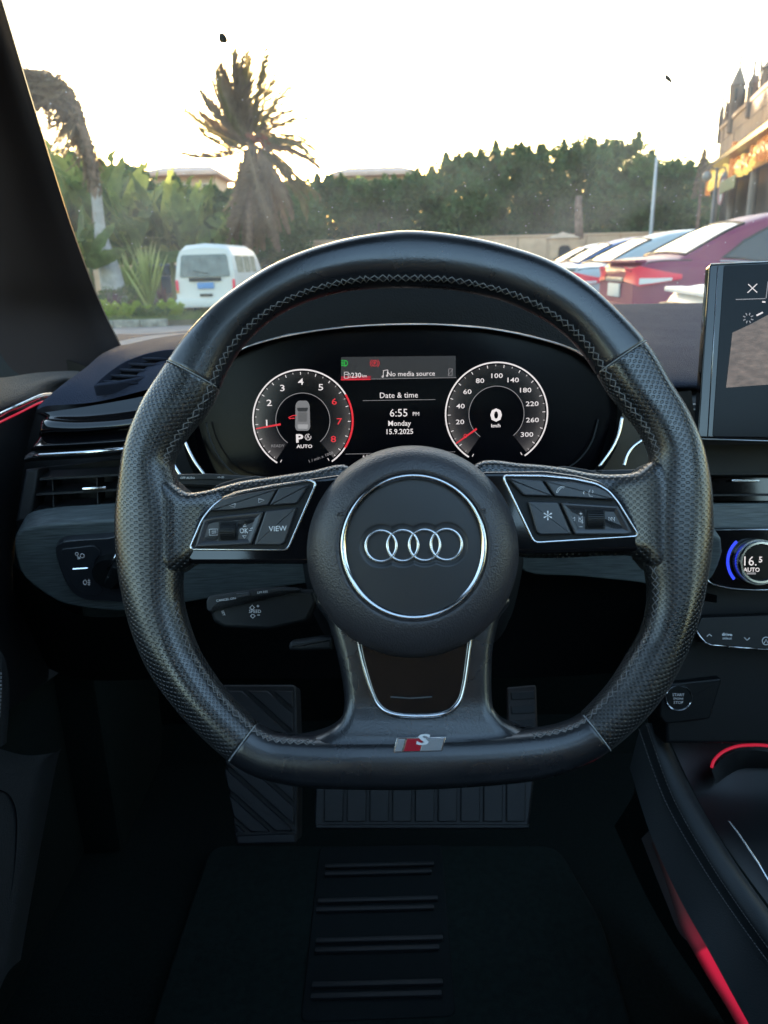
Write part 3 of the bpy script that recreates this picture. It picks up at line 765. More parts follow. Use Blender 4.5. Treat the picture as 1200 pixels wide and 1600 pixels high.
# left end: demister corner, side top
dl('top_pad', [[(60,640,.80),(76,634,.80),(150,628,.79),(240,606,.78),(300,590,.78)],
               [(62,632,.82),(104,600,.82),(160,602,.81),(230,578,.80),(300,566,.80)],
               [(100,600,.88),(138,572,.88),(170,556,.88),(230,548,.87),(300,530,.87)],
               [(128,590,.96),(150,560,.96),(180,544,.96),(240,530,.96),(300,522,.96)],
               [(150,575,1.06),(175,545,1.06),(210,536,1.06),(260,526,1.06),(320,517,1.06)]], M['softdash'])
dl('top_pad', [[(180,534,1.08),(230,525,1.08),(300,519,1.08),(400,510,1.08),(620,500,1.08),(930,500,1.08)],
               [(182,522,1.22),(230,522,1.22),(300,516,1.22),(400,505,1.22),(620,490,1.22),(930,478,1.22)]], M['softdash'])
# demister vent set in the corner
vf = Frame(212, 580, .80, n=(.1, -.55, .83))
vent = plate('demister_vent', crom([vf.p(*q).xy.to_3d() for q in ((147,606),(165,588),(195,568),(235,554),(272,549),(285,556),(262,577),(235,592),(200,600),(165,605))], 5, True), -.01, .004, .002, M['softdash'], None, sink=(.0035, .008))
vent.matrix_world = vf.M; vent.parent = dash; vent.matrix_parent_inverse = DI
vent.data.materials[0] = M['softdash']
hole = mo('vent_opening', [vf.p(*q, -.0015) for q in ((160,603),(180,587),(210,571),(245,560),(276,556),(260,572),(233,588),(200,597))], [tuple(range(8))], M['gloss'], vent, False)
for y0 in (597, 588, 579, 570, 561):
    k = (603-y0)/45
    tube('vent_slat', [vf.p(150+70*k, y0-1+0*k, .0005), vf.p(min(205+85*k, 290), y0+3-2*k, .0005)], (.0006, .0022), M['softdash'], vent, n=6, flat=(0, 0, 1))
# gloss band with highlights above the vent, chrome line, vent, trim
dl('gloss_band', [[(56,646.0,0.790),(66,645.0,0.780),(130,636.0,0.772),(200,624.0,0.764),(260,612.0,0.758)],
   [(72,653.0,0.784),(82,652.0,0.774),(130,652.0,0.766),(200,645.0,0.758),(260,634.0,0.752)],
   [(66,658.0,0.771),(76,657.0,0.761),(130,659.0,0.753),(200,653.0,0.745),(260,641.0,0.739)],
   [(62,673.0,0.768),(72,672.0,0.758),(130,672.0,0.750),(200,665.0,0.742),(260,655.0,0.736)],
   [(60,679.0,0.778),(70,678.0,0.768),(130,677.0,0.760),(200,669.0,0.752),(260,660.0,0.746)],
   [(62,681.0,0.780),(72,680.0,0.770),(130,679.5,0.762),(200,672.0,0.754),(260,663.0,0.748)],
   [(53,695.0,0.760),(63,694.0,0.750),(130,690.5,0.742),(200,685.0,0.734),(260,679.0,0.728)],
   [(50,699.0,0.759),(60,698.0,0.749),(130,695.0,0.741),(200,690.0,0.733),(260,684.0,0.727)],
   [(48,705.0,0.774),(58,704.0,0.764),(130,701.0,0.756),(200,696.0,0.748),(260,690.0,0.742)]], M['gloss'])
dl('vent_ledge', [[(40,712,.765),(60,703,.762),(130,700,.755),(240,690,.742)], [(38,718,.752),(60,712,.75),(130,708,.742),(240,697,.73)], [(40,722,.76),(60,720,.758),(130,716,.75),(240,706,.74)]], M['rubber'])
tube('chrome_strip', [DI @ V(53,714.5,.744), DI @ V(62,712,.742), DI @ V(130,707.5,.736), DI @ V(240,698,.725)], (.0021, .0012), M['chrome'], dash, n=8, flat=(0, -1, .2))
VF = Frame(115, 765, .775, n=(.12, -.97, .2))
ventb = empty('air_vent', VF.M); ventb.parent = dash; ventb.matrix_parent_inverse = DI
plate('vent_back', [VF.p(*q).xy for q in ((30,735),(250,712),(250,822),(28,822))], -.06, -.05, .001, M['plastic'], ventb)
plate('vent_cheek', [VF.p(*q).xy for q in ((42,733),(63,732),(50,813),(26,815))], -.03, .004, .003, M['rubber'], ventb)
for y0, y1, x0 in ((747, 737, 62), (771, 760, 55), (797, 786, 50)):
    a, b = VF.p(x0, y0, 0), VF.p(250, y1, 0)
    vs = [a+Vector((0, 0, .0)), b, b+Vector((0, .006, -.03)), a+Vector((0, .006, -.03)), a+Vector((0, -.0022, 0)), b+Vector((0, -.0022, 0)), b+Vector((0, .004, -.03)), a+Vector((0, .004, -.03))]
    fix(mo('vent_slat', vs, [(0,1,2,3), (4,5,6,7), (0,1,5,4), (1,2,6,5), (2,3,7,6), (3,0,4,7)], M['rubber'], ventb, False))
for x_ in (92, 160):
    a = VF.p(x_, 742, -.02); b = VF.p(x_-4, 812, -.02); box('vent_vane', (a+b)/2, (.0012, (a-b).length, .03), M['rubber'], ventb)
a = VF.p(148, 763, .003); box('vent_tab', a, (.023, .0030, .006), M['chrome'], ventb, .0006, Matrix.Rotation(R(3), 3, 'Z'))
TF = Frame(120, 880, .765, n=(.08, -.95, -.28))
trim = [(24,838),(60,822),(130,816),(240,808),(330,800),(330,870),(480,875),(528,880),(520,905),(440,918),(340,934),(285,943),(200,955),(130,950),(90,940),(52,915),(30,890)]
tr = plate('brushed_trim', crom([TF.p(*q).xy.to_3d() for q in trim], 4, True), -.03, .0, .003, M['wood'], None)
tr.matrix_world = TF.M; tr.parent = dash; tr.matrix_parent_inverse = DI
tr2F = Frame(900, 900, .765, n=(0, -.95, -.28))
tr2 = plate('brushed_trim', crom([tr2F.p(*q).xy.to_3d() for q in ((800,850),(900,840),(1110,830),(1115,900),(1060,925),(1000,912),(900,902),(820,895))], 4, True), -.03, 0, .003, M['wood'], None)
tr2.matrix_world = tr2F.M; tr2.parent = dash; tr2.matrix_parent_inverse = DI; tr2['label'] = 'dark brushed grey trim right of the steering column'
# knee panel under the trim, column shroud
dl('knee_panel', [[(20,880,.80),(120,960,.79),(300,950,.79),(520,905,.79),(800,880,.79),(1000,905,.79),(1120,930,.80)],
                  [(20,940,.90),(120,990,.88),(300,980,.87),(520,960,.87),(800,950,.87),(1000,960,.87),(1120,980,.88)],
                  [(20,1010,1.05),(120,1060,1.02),(300,1060,1.0),(520,1060,1.0),(800,1060,1.0),(1000,1050,1.0),(1120,1050,1.0)]], M['plastic'])
dl('column_shroud', [[(470,760,.70),(520,735,.66),(640,730,.64),(770,735,.66),(820,760,.70)], [(470,860,.70),(500,860,.63),(640,860,.60),(780,860,.63),(820,860,.70)], [(490,960,.72),(520,990,.66),(640,1010,.63),(770,990,.66),(800,960,.72)], [(510,980,.85),(530,1010,.85),(640,1030,.85),(760,1010,.85),(780,980,.85)]], M['plastic'])
# fascia under the centre screen
CFm = Frame(1160, 760, .78, n=(0, -.96, .28))
def cm(name, pts, z0, z1, bev, m, par=dash, rr=0, **k):
    P = [CFm.p(*q).xy for q in pts]; P = rounded(P, rr*.00065) if rr else P
    o = plate(name, P, z0, z1, bev, m, None, **k); o.matrix_world = CFm.M; o.parent = par; o.matrix_parent_inverse = par.matrix_world.inverted(); return o
cm('screen_plinth', [(1060,690),(1500,680),(1500,745),(1060,745)], -.05, -.002, .003, M['plastic'])
cm('vent_back', [(1060,700),(1500,700),(1500,785),(1060,785)], -.06, -.05, .001, M['gloss'])
for y_ in (741, 774): cm('vent_slat', [(1060,y_-1.5),(1500,y_-3),(1500,y_),(1060,y_+1.5)], -.04, .001, .0005, M['rubber'])
cm('vent_tab', [(1141,749),(1184,749),(1184,753),(1141,753)], -.01, .004, .0006, M['chrome'])
cm('brushed_trim', [(1060,787),(1500,782),(1500,826),(1060,826)], -.03, .002, .002, M['wood'])['label'] = 'grey trim strip above the climate controls'
for dy in (632, 640): 
    tube('trim_line', [DI @ V(1030, dy, .765), DI @ V(1110, dy, .765)], .0008, M['chromed'], dash, n=6)
cm('console_front', [(1060,893),(1500,893),(1500,1180),(1060,1180)], -.09, -.035, .004, M['plastic'])

# ---- headlight switch
sw = [(88,858),(96,846),(110,842),(170,838),(215,836),(215,930),(160,935),(137,934),(118,925),(102,902)]
SF = Frame(150, 885, .762, n=(.08, -.95, -.28))
swp = plate('headlight_switch', crom([SF.p(*q).xy.to_3d() for q in sw], 4, True), -.02, .0035, .001, M['button'], None)
swp.matrix_world = SF.M
tag(swp, 'dark headlight switch panel with fog lamp symbols and rotary knob in the left trim', 'light switch')
plate('fog_lamp_button', rounded([SF.p(*q).xy for q in ((97,854),(148,848),(160,858),(150,872),(149,890),(154,905),(164,918),(155,925),(128,924),(112,905))], .003), 0, .0048, .0006, M['button'], swp)
k0 = SF.p(178, 886, 0)
kn = tube('rotary_knob', [(k0.x, k0.y, .001), (k0.x, k0.y, .012)], .0185, M['plastic'], swp, n=40)
kn.data.set_sharp_from_angle(angle=R(40))
plate('knob_grip', rounded([SF.p(*q).xy for q in ((168,893),(182,865),(192,868),(192,890),(180,903))], .002), .01, .021, .0015, M['plastic'], swp)
tube('grip_edge', [SF.p(168,889,.0205), SF.p(183,865,.0205)], .0011, M['chrome'], swp, n=6); tube('grip_edge', [SF.p(168,901,.0195), SF.p(176,906,.0195)], .0014, M['chrome'], swp, n=6)
def ss(lines, w=.0003, name='symbol', m=None): 
    mb = MB()
    for ln in lines: mb.tube([SF.p(a, b, .0051) for a, b in ln], w, 4)
    return mb.build(name, m or M['print'], swp)
ss([[(114,889),(137,887.5)]], .0008, 'divider_bar', M['chrome'])
ss([circ(128.5,868.5,3.2,0,360,12), circ(120,865.5,2.4,0,360,10), [(120,870),(125,871)], [(121,873.5),(126,873)]])
ss([circ(133.5,910,3.4,90,270,10), [(133.5,906),(136,910),(133.5,914)], [(137,907),(141,907.5)], [(137,910),(141,910.3)], [(137,913),(141,913)], [(139,905),(139,915)]])

# ---- stalks
def stalk(name, Fm, pts, z0, z1, label, cat, m=None, bev=.003):
    o = plate(name, rounded([Fm.p(*q).xy for q in pts], .002), z0, z1, bev, m or M['plastic'], None)
    o.matrix_world = Fm.M; return tag(o, label, cat)
KF = Frame(350, 750, .60, n=(0, -.95, .3))
t1 = stalk('turn_signal_stalk', KF, [(262,741),(330,740),(470,748),(560,760),(560,790),(470,775),(330,764),(262,762)], -.012, .004, 'turn signal stalk with lettered ring behind the left spoke of the wheel', 'stalk', M['plastic'])
plate('stalk_face', [KF.p(*q).xy for q in ((264,742),(330,741),(420,747),(420,752),(330,750),(264,751))], 0, .0052, .0008, M['rubber'], t1)
wt('OFF AUTO', 293, 746.5, 3.4, z=.0054, fr=KF, par=t1, pm=.0005); wt('<> ID', 345, 745.5, 3.2, z=.0054, fr=KF, par=t1, pm=.0005)
KF2 = Frame(950, 735, .60, n=(0, -.95, .3))
t2 = stalk('wiper_stalk', KF2, [(800,745),(900,735),(1020,733),(1030,737),(1030,752),(1020,758),(900,762),(800,780)], -.012, .004, 'wiper stalk poking out behind the right spoke of the wheel', 'stalk', M['rubber'])
plate('stalk_ring', [KF2.p(*q).xy for q in ((930,735),(938,735),(938,757),(930,757))], -.012, .006, .001, M['plastic'], t2)
KF3 = Frame(410, 940, .60, n=(-.05, -.93, .36))
t3 = stalk('cruise_control_stalk', KF3, [(323,940),(326,932),(392,922),(440,918),(470,921),(490,922),(496,940),(480,972),(420,985),(350,982),(333,972)], -.014, .0, 'cruise control stalk marked SPEED and SET below the left spoke', 'stalk', M['plastic'])
plate('stalk_top', rounded([KF3.p(*q).xy for q in ((324,939),(328,931),(392,921),(440,917),(470,920),(468,926),(430,927),(345,943),(336,950),(333,958),(325,952))], .001), -.01, .004, .0015, M['rubber'], t3)
plate('stalk_rocker', rounded([KF3.p(*q).xy for q in ((371,927),(391,924.5),(394,931),(375,934))], .0008), 0, .0058, .0008, M['button'], t3)
wt('SPEED', 398.5, 955, 5.2, z=.0005, fr=KF3, par=t3, pm=.0005); wt('SET', 349, 958, 4, z=.0005, fr=KF3, par=t3, pm=.0005, rot=R(-70))
for ln in ([(390,950),(394,945.5),(398,950),(396,950),(396,952),(392,952),(392,950),(390,950)], [(391,962),(395,966),(399,962),(397,962),(397,960),(393,960),(393,962),(391,962)], [(401,947),(405,947)], [(403,945),(403,949)], [(402,961),(406,961)]):
    sym([ln], .00025, par=t3, fr=KF3, z=.0005)
wt('CANCEL ON', 353, 936.5, 3.6, z=.0043, fr=KF3, par=t3, pm=.0005, rot=R(8), sx=1.1); wt('LIM RES', 410, 925, 3.6, z=.0043, fr=KF3, par=t3, pm=.0005, rot=R(6))
tube('chrome_tip', [KF3.p(324,951,.002), KF3.p(332,956,.002)], .001, M['chrome'], t3, n=6)
KF4 = Frame(480, 1008, .66, n=(-.1, -.95, .3))
stalk('column_lever', KF4, [(450,1010),(453,1003),(470,1001),(500,996),(520,996),(520,1016),(470,1018),(452,1017)], -.012, .0, 'small grey steering column adjustment lever under the cruise stalk', 'lever', M['rubber'])
# ================================================================ CENTRE: SCREEN, CLIMATE, CONSOLE
MF = Frame(1160, 550, .70, n=(-.10, -.955, .28))
mpx = .70/F
def fp(Fm, pts): return [Fm.p(*q).xy for q in pts]
scr = plate('infotainment_screen', rounded(fp(MF, [(1109,411),(1490,398),(1500,690),(1089,684)]), .004), -.012, 0, .0015, M['gloss'], None)
scr.matrix_world = MF.M; tag(scr, 'black freestanding touchscreen on the dashboard showing a reversing camera picture', 'touchscreen')
plate('screen_glass', rounded(fp(MF, [(1131,415),(1488,403),(1496,686),(1113,682)]), .002), 0, .0006, .0002, M['screen'], scr)
tube('screen_edge', [MF.p(1110.5,413,.001), MF.p(1200,409,.001), MF.p(1490,398.5,.001)], .0007, M['chromed'], scr, n=6)
tube('screen_edge', [MF.p(1122,416,.0008), MF.p(1106,683,.0008)], .0003, M['chromed'], scr, n=6)
tube('screen_edge', [MF.p(1088,685.5,.0), MF.p(1200,689,.0), MF.p(1490,696,.0)], .0007, M['chromed'], scr, n=6)
def mpoly(name, pts, m, z): 
    P = fp(MF, pts); P.reverse() if area(P) < 0 else None
    return mo(name, [(p.x, p.y, z) for p in P], [tuple(range(len(P)))], m, scr, False)
def mline(lines, w, m, name, z=.0012):
    mb = MB()
    for ln in lines:
        P = [MF.p(a, b, z) for a, b in ln]
        for p, q in zip(P, P[1:]):
            d = (q-p).normalized(); n_ = Vector((-d.y, d.x, 0))*w; mb.add([p-n_, q-n_, q+n_, p+n_], [(0, 1, 2, 3)])
    return mb.build(name, m, scr)
mline([[(1169,444),(1183,457)], [(1168,457.5),(1183,443.5)]], .0004, WHT, 'cross_symbol')
mline([[(1149.5,468),(1196,466.5)], [(1197,466),(1200,440)]], .0004, GRY, 'rule')
mline([[(1169+4.5*math.cos(R(a)), 497+4.5*math.sin(R(a))), (1169+8.5*math.cos(R(a)), 497+8.5*math.sin(R(a)))] for a in range(20, 380, 45)], .0005, GRY, 'sun_symbol')
mline([[(1191,471.5),(1196,472)], [(1182,493),(1192,488)]], .0007, WHT, 'symbol')
def campic():
    m, n, l, b = nt('camera_picture')
    tc = n.new('ShaderNodeTexCoord'); mp = n.new('ShaderNodeMapping'); mp.inputs['Rotation'].default_value = (0, 0, .12); mp.inputs['Scale'].default_value = (1, 2.4, 1)
    l.new(tc.outputs['Object'], mp.inputs[0])
    t = n.new('ShaderNodeTexBrick'); t.inputs['Scale'].default_value = 170; t.inputs['Mortar Size'].default_value = .03
    t.inputs[1].default_value = (.25, .19, .16, 1); t.inputs[2].default_value = (.19, .16, .14, 1); t.inputs[3].default_value = (.12, .10, .09, 1)
    l.new(mp.outputs[0], t.inputs[0])
    t2 = n.new('ShaderNodeTexNoise'); t2.inputs['Scale'].default_value = 90; t2.inputs['Detail'].default_value = 6; l.new(mp.outputs[0], t2.inputs[0])
    mx = n.new('ShaderNodeMix'); mx.data_type = 'RGBA'; mx.blend_type = 'OVERLAY'; mx.inputs[0].default_value = .8
    l.new(t.outputs[0], mx.inputs[6]); l.new(t2.outputs[0], mx.inputs[7])
    l.new(mx.outputs[2], b.inputs['Emission Color']); b.inputs['Emission Strength'].default_value = .9/2**EX; b.inputs['Base Color'].default_value = (.01, .01, .01, 1)
    return m
mpoly('camera_picture', [(1144,520),(1170,508),(1200,492),(1240,478),(1480,470),(1490,592),(1200,601),(1134,606)], campic(), .0008)

clim = cm('climate_panel', [(1107,905),(1111,826),(1500,824),(1500,918),(1180,921),(1130,915)], -.03, .006, .001, M['gloss'], dash, rr=6)
clim.parent = None; clim.matrix_world = CFm.M; clim.matrix_parent_inverse = Matrix.Identity(4)
tag(clim, 'piano black climate control panel with round 16.5 degree temperature dial', 'climate control')
def cpp(x, y, z): return CFm.p(x, y, z)
tube('chrome_trim', [cpp(1113,828,.0065), cpp(1300,826.5,.0065), cpp(1500,825,.0065)], .0009, M['chrome'], clim, n=6)
tube('chrome_trim', crom([cpp(*q, .0062) for q in ((1109,876),(1107,895),(1106,907),(1118,914),(1140,919),(1170,921.5),(1220,922),(1500,922))], 5), .0010, M['chrome'], clim, n=6)
kc = cpp(1174, 876, 0); kr = 34*.78/F
def rm(name, prof_, m, n=90): return ringmesh(name, Vector((kc.x, kc.y, 0)), prof_, m, clim, n)
rm('dial', [(kr, .006), (kr, .016), (kr*.93, .0205), (kr*.84, .0205), (kr*.80, .018), (kr*.80, .006)], M['chrome'])
mb = MB()
for k in range(90):
    a = 2*math.pi*k/90; mb.box((kc.x+kr*1.0*math.cos(a), kc.y+kr*1.0*math.sin(a), .0125), (.0012, .0007, .009), Matrix.Rotation(a, 3, 'Z'))
mb.build('dial_knurling', M['chromed'], clim)
mo('dial_display', [(kc.x+kr*.81*math.cos(R(a)), kc.y+kr*.81*math.sin(R(a)), .0175) for a in range(0, 360, 8)], [tuple(range(45))], M['screen'], clim, False)
BLU = emis('blue_light', (.03, .06, 1), 1.4); REDL = emis('red_light', (1, .02, .1), .9)
vs, fs, uv = band(kr*1.16, kr*1.29, 132, 222, (kc.x, kc.y), .0068, 30); mo('blue_arc', vs, fs, BLU, clim, False)
vs, fs, uv = band(kr*1.05, kr*1.2, -30, 55, (kc.x, kc.y), .0068, 30); mo('red_arc', vs, fs, REDL, clim, False)
kp = .78/F
text('lettering', '16.', WHT, clim, cpp(1171, 876, .0182), 15*kp, 0, .95); text('lettering', '5', WHT, clim, cpp(1188.5, 874, .0182), 9*kp, 0, 1.0, bold=.02)
text('lettering', 'AUTO', WHT, clim, cpp(1174.5, 890, .0182), 6.5*kp, 0, 1.0, bold=.02)
mo('indicator_bar', [cpp(*q, .0182) for q in ((1167,894.5),(1181,894.5),(1181,897.5),(1167,897.5))], [(0, 1, 2, 3)], GRY, clim, False)
mo('marker', [cpp(*q, .0066) for q in ((1111,872.2),(1117,872.4),(1117,874.4),(1111,874.2))], [(0, 1, 2, 3)], WHT, clim, False)
# drive select strip
DF = Frame(1150, 990, .775, n=(0, -.93, .36))
drv = plate('switch_strip', rounded(fp(DF, [(1088,984),(1096,965),(1500,950),(1500,1022),(1300,1020),(1160,1012),(1106,1006)]), .002), -.03, 0, .001, M['plastic'], None)
drv.matrix_world = DF.M; tag(drv, 'black switch strip lettered drive select under the climate panel', 'switch panel')
for pts in ([(1088.5,985),(1094,995),(1102,1004),(1112,1008),(1137,1010.3)], [(1138.5,1010.5),(1182,1013.8)], [(1184,1014),(1300,1020),(1500,1026)]):
    tube('chrome_edge', [DF.p(*q, .0008) for q in pts], .0010, M['chrome'], drv, n=6)
text('lettering', 'drive', M['print'], drv, DF.p(1136, 991, .0004), 4.8*kp, R(-2), 1.2, bold=.02)
text('lettering', 'select', M['print'], drv, DF.p(1136, 997, .0004), 4.2*kp, R(-2), 1.05)
def dsym(lines):
    mb = MB()
    for ln in lines: mb.tube([DF.p(a, b, .0004) for a, b in ln], .0004, 4)
    mb.build('symbol', M['print'], drv)
dsym([[(1104.5,994.5),(1108.3,991),(1112,994)]]); dsym([[(1163,996),(1167.3,1000.5),(1171.5,996.5)]])
dsym([circ(1197,1001.5,6,60,330,14), [(1194,1005),(1197,999),(1200,1005)]])
# faint key symbol pressed in the console front
# start button on its shelf
BF = Frame(1060, 1092, .813, n=(-.05, -.97, .22))
shelf = plate('start_button', rounded(fp(BF, [(1031,1120),(1036,1070),(1130,1060),(1110,1124),(1040,1132)]), .004), -.05, -.001, .002, M['plastic'], None)
shelf.matrix_world = BF.M; tag(shelf, 'round START ENGINE STOP button with chrome crescent beside the wheel', 'start button')
bc = BF.p(1060, 1090, 0)
ringmesh('chrome_bezel', Vector((bc.x, bc.y, 0)), [(.0142, -.001), (.0142, .0015), (.0134, .0022), (.0126, .0015), (.0126, -.001)], M['chrome'], shelf, 60)
tube('push_button', [(bc.x, bc.y, -.002), (bc.x, bc.y, .0012)], .0125, M['plastic'], shelf, n=40).data.set_sharp_from_angle(angle=R(40))
for s_, y_, c_ in (('START', 1085.5, 4.6), ('ENGINE', 1091.5, 3.2), ('STOP', 1097.5, 4.6)): text('lettering', s_, M['print'], shelf, BF.p(1060, y_, .0016), c_*.80/F, 0, 1.0)
# centre console
con = empty('centre_console', V(1120, 1300, .80), 'black centre console with stitched leather edge, cup holder and red light line', 'console')
CI = con.matrix_world.inverted()
def cl(name, rows, m, **k): return sloft(name, [[CI @ V(*q) for q in r] for r in rows], m, con, **k)
M['conleather'] = mat('console_leather', (.022, .025, .027), .5, bump=.0002, bscale=700)
M['consat'] = mat('console_satin', (.006, .007, .008), .3)
# padded side roll: outer side, stitched crown, inner edge
cl('side_pad', [[(984,1200,.87),(1015,1300,.83),(1060,1400,.79),(1110,1490,.75),(1170,1600,.71),(1240,1720,.67)],
                [(1000,1140,.87),(1036,1250,.83),(1090,1350,.785),(1150,1440,.745),(1215,1530,.70),(1290,1640,.66)],
                [(1012,1130,.865),(1052,1236,.822),(1108,1335,.777),(1168,1425,.737),(1232,1510,.69),(1310,1620,.65)],
                [(1026,1130,.87),(1070,1228,.828),(1126,1325,.783),(1186,1412,.743),(1250,1498,.70),(1330,1600,.66)],
                [(1032,1130,.90),(1078,1228,.86),(1134,1325,.81),(1194,1412,.77),(1262,1498,.73),(1340,1600,.69)]], M['conleather'], nr=6, nc=8)
def crown(t, off):
    A = [(1004,1136,.862),(1043,1244,.821),(1098,1343,.776),(1158,1434,.736),(1222,1522,.69)]
    P = crom([CI @ V(a+off, b-off*.45, d) for a, b, d in A], 60); i = min(int(t*(len(P)-1)), len(P)-1); return P[i]
th = MB(); NST = 84
for off in (-6, 6):
    for k in range(NST):
        a, b = crown(k/NST, off), crown((k+.66)/NST, off)
        th.tube([a, (a+b)/2+Vector((0, -.0008, .0004)), b], .00042, 4)
tag(th.build('stitching', M['thread'], con, smooth=True), kind='stuff')
cl('console_tray', [[(1034,1128,.90),(1090,1124,.90),(1160,1120,.90),(1400,1110,.90)], [(1080,1228,.87),(1120,1230,.87),(1180,1230,.87),(1400,1230,.87)], [(1136,1325,.82),(1170,1330,.82),(1230,1330,.82),(1400,1330,.82)], [(1264,1498,.74),(1290,1500,.74),(1340,1500,.74),(1500,1500,.74)]], M['consat'])
ringp = crom([CI @ V(*q) for q in ((1112,1199,.818),(1116,1188,.822),(1128,1176,.826),(1145,1168,.83),(1165,1164.5,.832),(1200,1165.5,.832),(1240,1178,.828))], 8)
tube('red_light_line', ringp, .0016, M['red_light'], con, n=8)
tube('holder_rim', crom([CI @ V(*q) for q in ((1128,1160,.83),(1142,1153,.833),(1160,1149,.835),(1185,1148,.835),(1230,1150,.835))], 6), .0011, M['chromed'], con, n=6)
tube('chrome_edge', crom([CI @ V(*q) for q in ((1138,1282,.80),(1152,1300,.79),(1172,1330,.775),(1186,1351,.765),(1202,1378,.755),(1240,1440,.73))], 6), .0011, M['chrome'], con, n=6)
cl('holder_wall', [[(1112,1203,.83),(1130,1185,.835),(1165,1172,.84),(1240,1180,.84)], [(1120,1225,.86),(1140,1210,.865),(1170,1200,.87),(1240,1205,.87)]], M['consat'])
# lower side of the console down to the floor, red strip light painted as glow over the ledge
cl('side_panel', [[(984,1200,.875),(1015,1300,.835),(1060,1400,.795),(1110,1490,.755),(1170,1600,.715),(1240,1720,.675)], [(990,1240,1.06),(1045,1340,1.01),(1080,1420,.97),(1112,1478,.94),(1165,1556,.91),(1240,1668,.86)], [(960,1290,1.15),(1005,1390,1.09),(1050,1470,1.03),(1090,1530,.98),(1140,1610,.94),(1200,1700,.90)]], M['carpet'])
cl('footwell_ledge', [[(1022,1290,1.00),(1050,1345,.985),(1072,1395,.965),(1085,1440,.945),(1110,1478,.925),(1150,1538,.90),(1195,1602,.87),(1230,1660,.85)], [(1002,1310,1.01),(1022,1362,.995),(1042,1412,.975),(1062,1458,.955),(1092,1488,.935),(1128,1548,.91),(1160,1604,.88),(1195,1660,.86)]], mat('ledge_trim', (.07, .06, .06), .7), nr=3)

def red_strip_spill():
    """red strip and its spill on the ledge, painted as emission: dim at its far end, bright near the seat, soft towards the carpet"""
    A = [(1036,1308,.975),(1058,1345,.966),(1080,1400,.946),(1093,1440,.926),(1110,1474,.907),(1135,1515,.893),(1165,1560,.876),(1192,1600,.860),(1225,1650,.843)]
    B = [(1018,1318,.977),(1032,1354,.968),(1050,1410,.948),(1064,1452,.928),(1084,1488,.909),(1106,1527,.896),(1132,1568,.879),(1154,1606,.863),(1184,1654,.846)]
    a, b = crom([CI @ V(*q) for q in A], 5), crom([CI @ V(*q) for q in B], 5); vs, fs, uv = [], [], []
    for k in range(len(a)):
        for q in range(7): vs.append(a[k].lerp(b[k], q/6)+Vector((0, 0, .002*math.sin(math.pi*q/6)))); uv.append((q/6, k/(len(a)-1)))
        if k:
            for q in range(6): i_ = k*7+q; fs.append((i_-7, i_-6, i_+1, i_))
    m, n, l, bs = nt('footwell_strip_spill'); u = n.new('ShaderNodeUVMap'); s = n.new('ShaderNodeSeparateXYZ'); l.new(u.outputs[0], s.inputs[0])
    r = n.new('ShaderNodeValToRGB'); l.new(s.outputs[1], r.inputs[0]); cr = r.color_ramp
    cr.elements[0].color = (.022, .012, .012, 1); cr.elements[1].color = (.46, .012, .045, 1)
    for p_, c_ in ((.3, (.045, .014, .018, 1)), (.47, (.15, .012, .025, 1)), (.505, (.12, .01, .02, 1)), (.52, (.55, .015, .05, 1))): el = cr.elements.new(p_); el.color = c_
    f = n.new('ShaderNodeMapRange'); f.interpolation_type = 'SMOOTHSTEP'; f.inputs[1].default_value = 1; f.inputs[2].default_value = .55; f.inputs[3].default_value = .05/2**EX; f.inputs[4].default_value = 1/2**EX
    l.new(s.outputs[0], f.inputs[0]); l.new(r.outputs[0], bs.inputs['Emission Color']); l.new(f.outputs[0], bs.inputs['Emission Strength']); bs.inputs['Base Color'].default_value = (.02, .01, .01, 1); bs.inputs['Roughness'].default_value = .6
    mo('red_strip_painted_spill', vs, fs, m, con, uvs=uv)
red_strip_spill()
# ================================================================ DOOR, PILLAR, WINDSCREEN
pil = empty('windscreen_pillar', V(60, 300, .9), 'dark fabric covered windscreen pillar slanting along the left edge', 'pillar')
PI_ = pil.matrix_world.inverted()
pr = [[(1,-3,.52),(20,60,.58),(47,150,.66),(78,250,.75),(108,345,.85),(140,435,.95),(163,490,1.03),(190,545,1.08)],
      [(-30,-3,.50),(-8,60,.56),(18,150,.64),(46,250,.73),(78,345,.83),(110,435,.93),(135,495,1.01),(165,560,1.06)],
      [(-80,-3,.51),(-60,60,.57),(-34,150,.64),(-4,250,.73),(30,345,.82),(66,435,.92),(98,495,1.0),(130,575,1.05)],
      [(-160,-3,.58),(-140,60,.63),(-110,150,.69),(-80,250,.76),(-40,345,.84),(0,435,.93),(36,495,1.0),(90,590,1.05)],
      [(-260,-3,.72),(-240,60,.74),(-200,150,.78),(-160,250,.84),(-110,345,.90),(-60,435,.97),(-20,520,1.02),(40,610,1.06)]]
sloft('pillar_trim', [[PI_ @ V(*q) for q in r] for r in pr], M['pillar'], pil, nr=6, nc=5)
fr_ = [[(a+2, b, d+.004) for a, b, d in pr[0]], [(a-6, b, d+.06) for a, b, d in pr[0]]]
sloft('pillar_edge', [[PI_ @ V(*q) for q in r] for r in fr_], M['plastic'], pil, nr=3, nc=5)
QF = Frame(0, 560, 1.04, n=(.3, -.9, .2))
qt = plate('quarter_trim', fp(QF, [(-300,420),(60,420),(118,520),(165,600),(165,640),(-300,660)]), -.01, 0, .002, M['plastic'], None); qt.matrix_world = QF.M; qt.parent = pil; qt.matrix_parent_inverse = PI_
door = empty('driver_door', V(40, 800, .86), 'black door panel at the left edge with chrome strip and thin red light line', 'car door')
DRI = door.matrix_world.inverted()
def dr(name, rows, m, **k): return sloft(name, [[DRI @ V(*q) for q in r] for r in rows], m, door, **k)
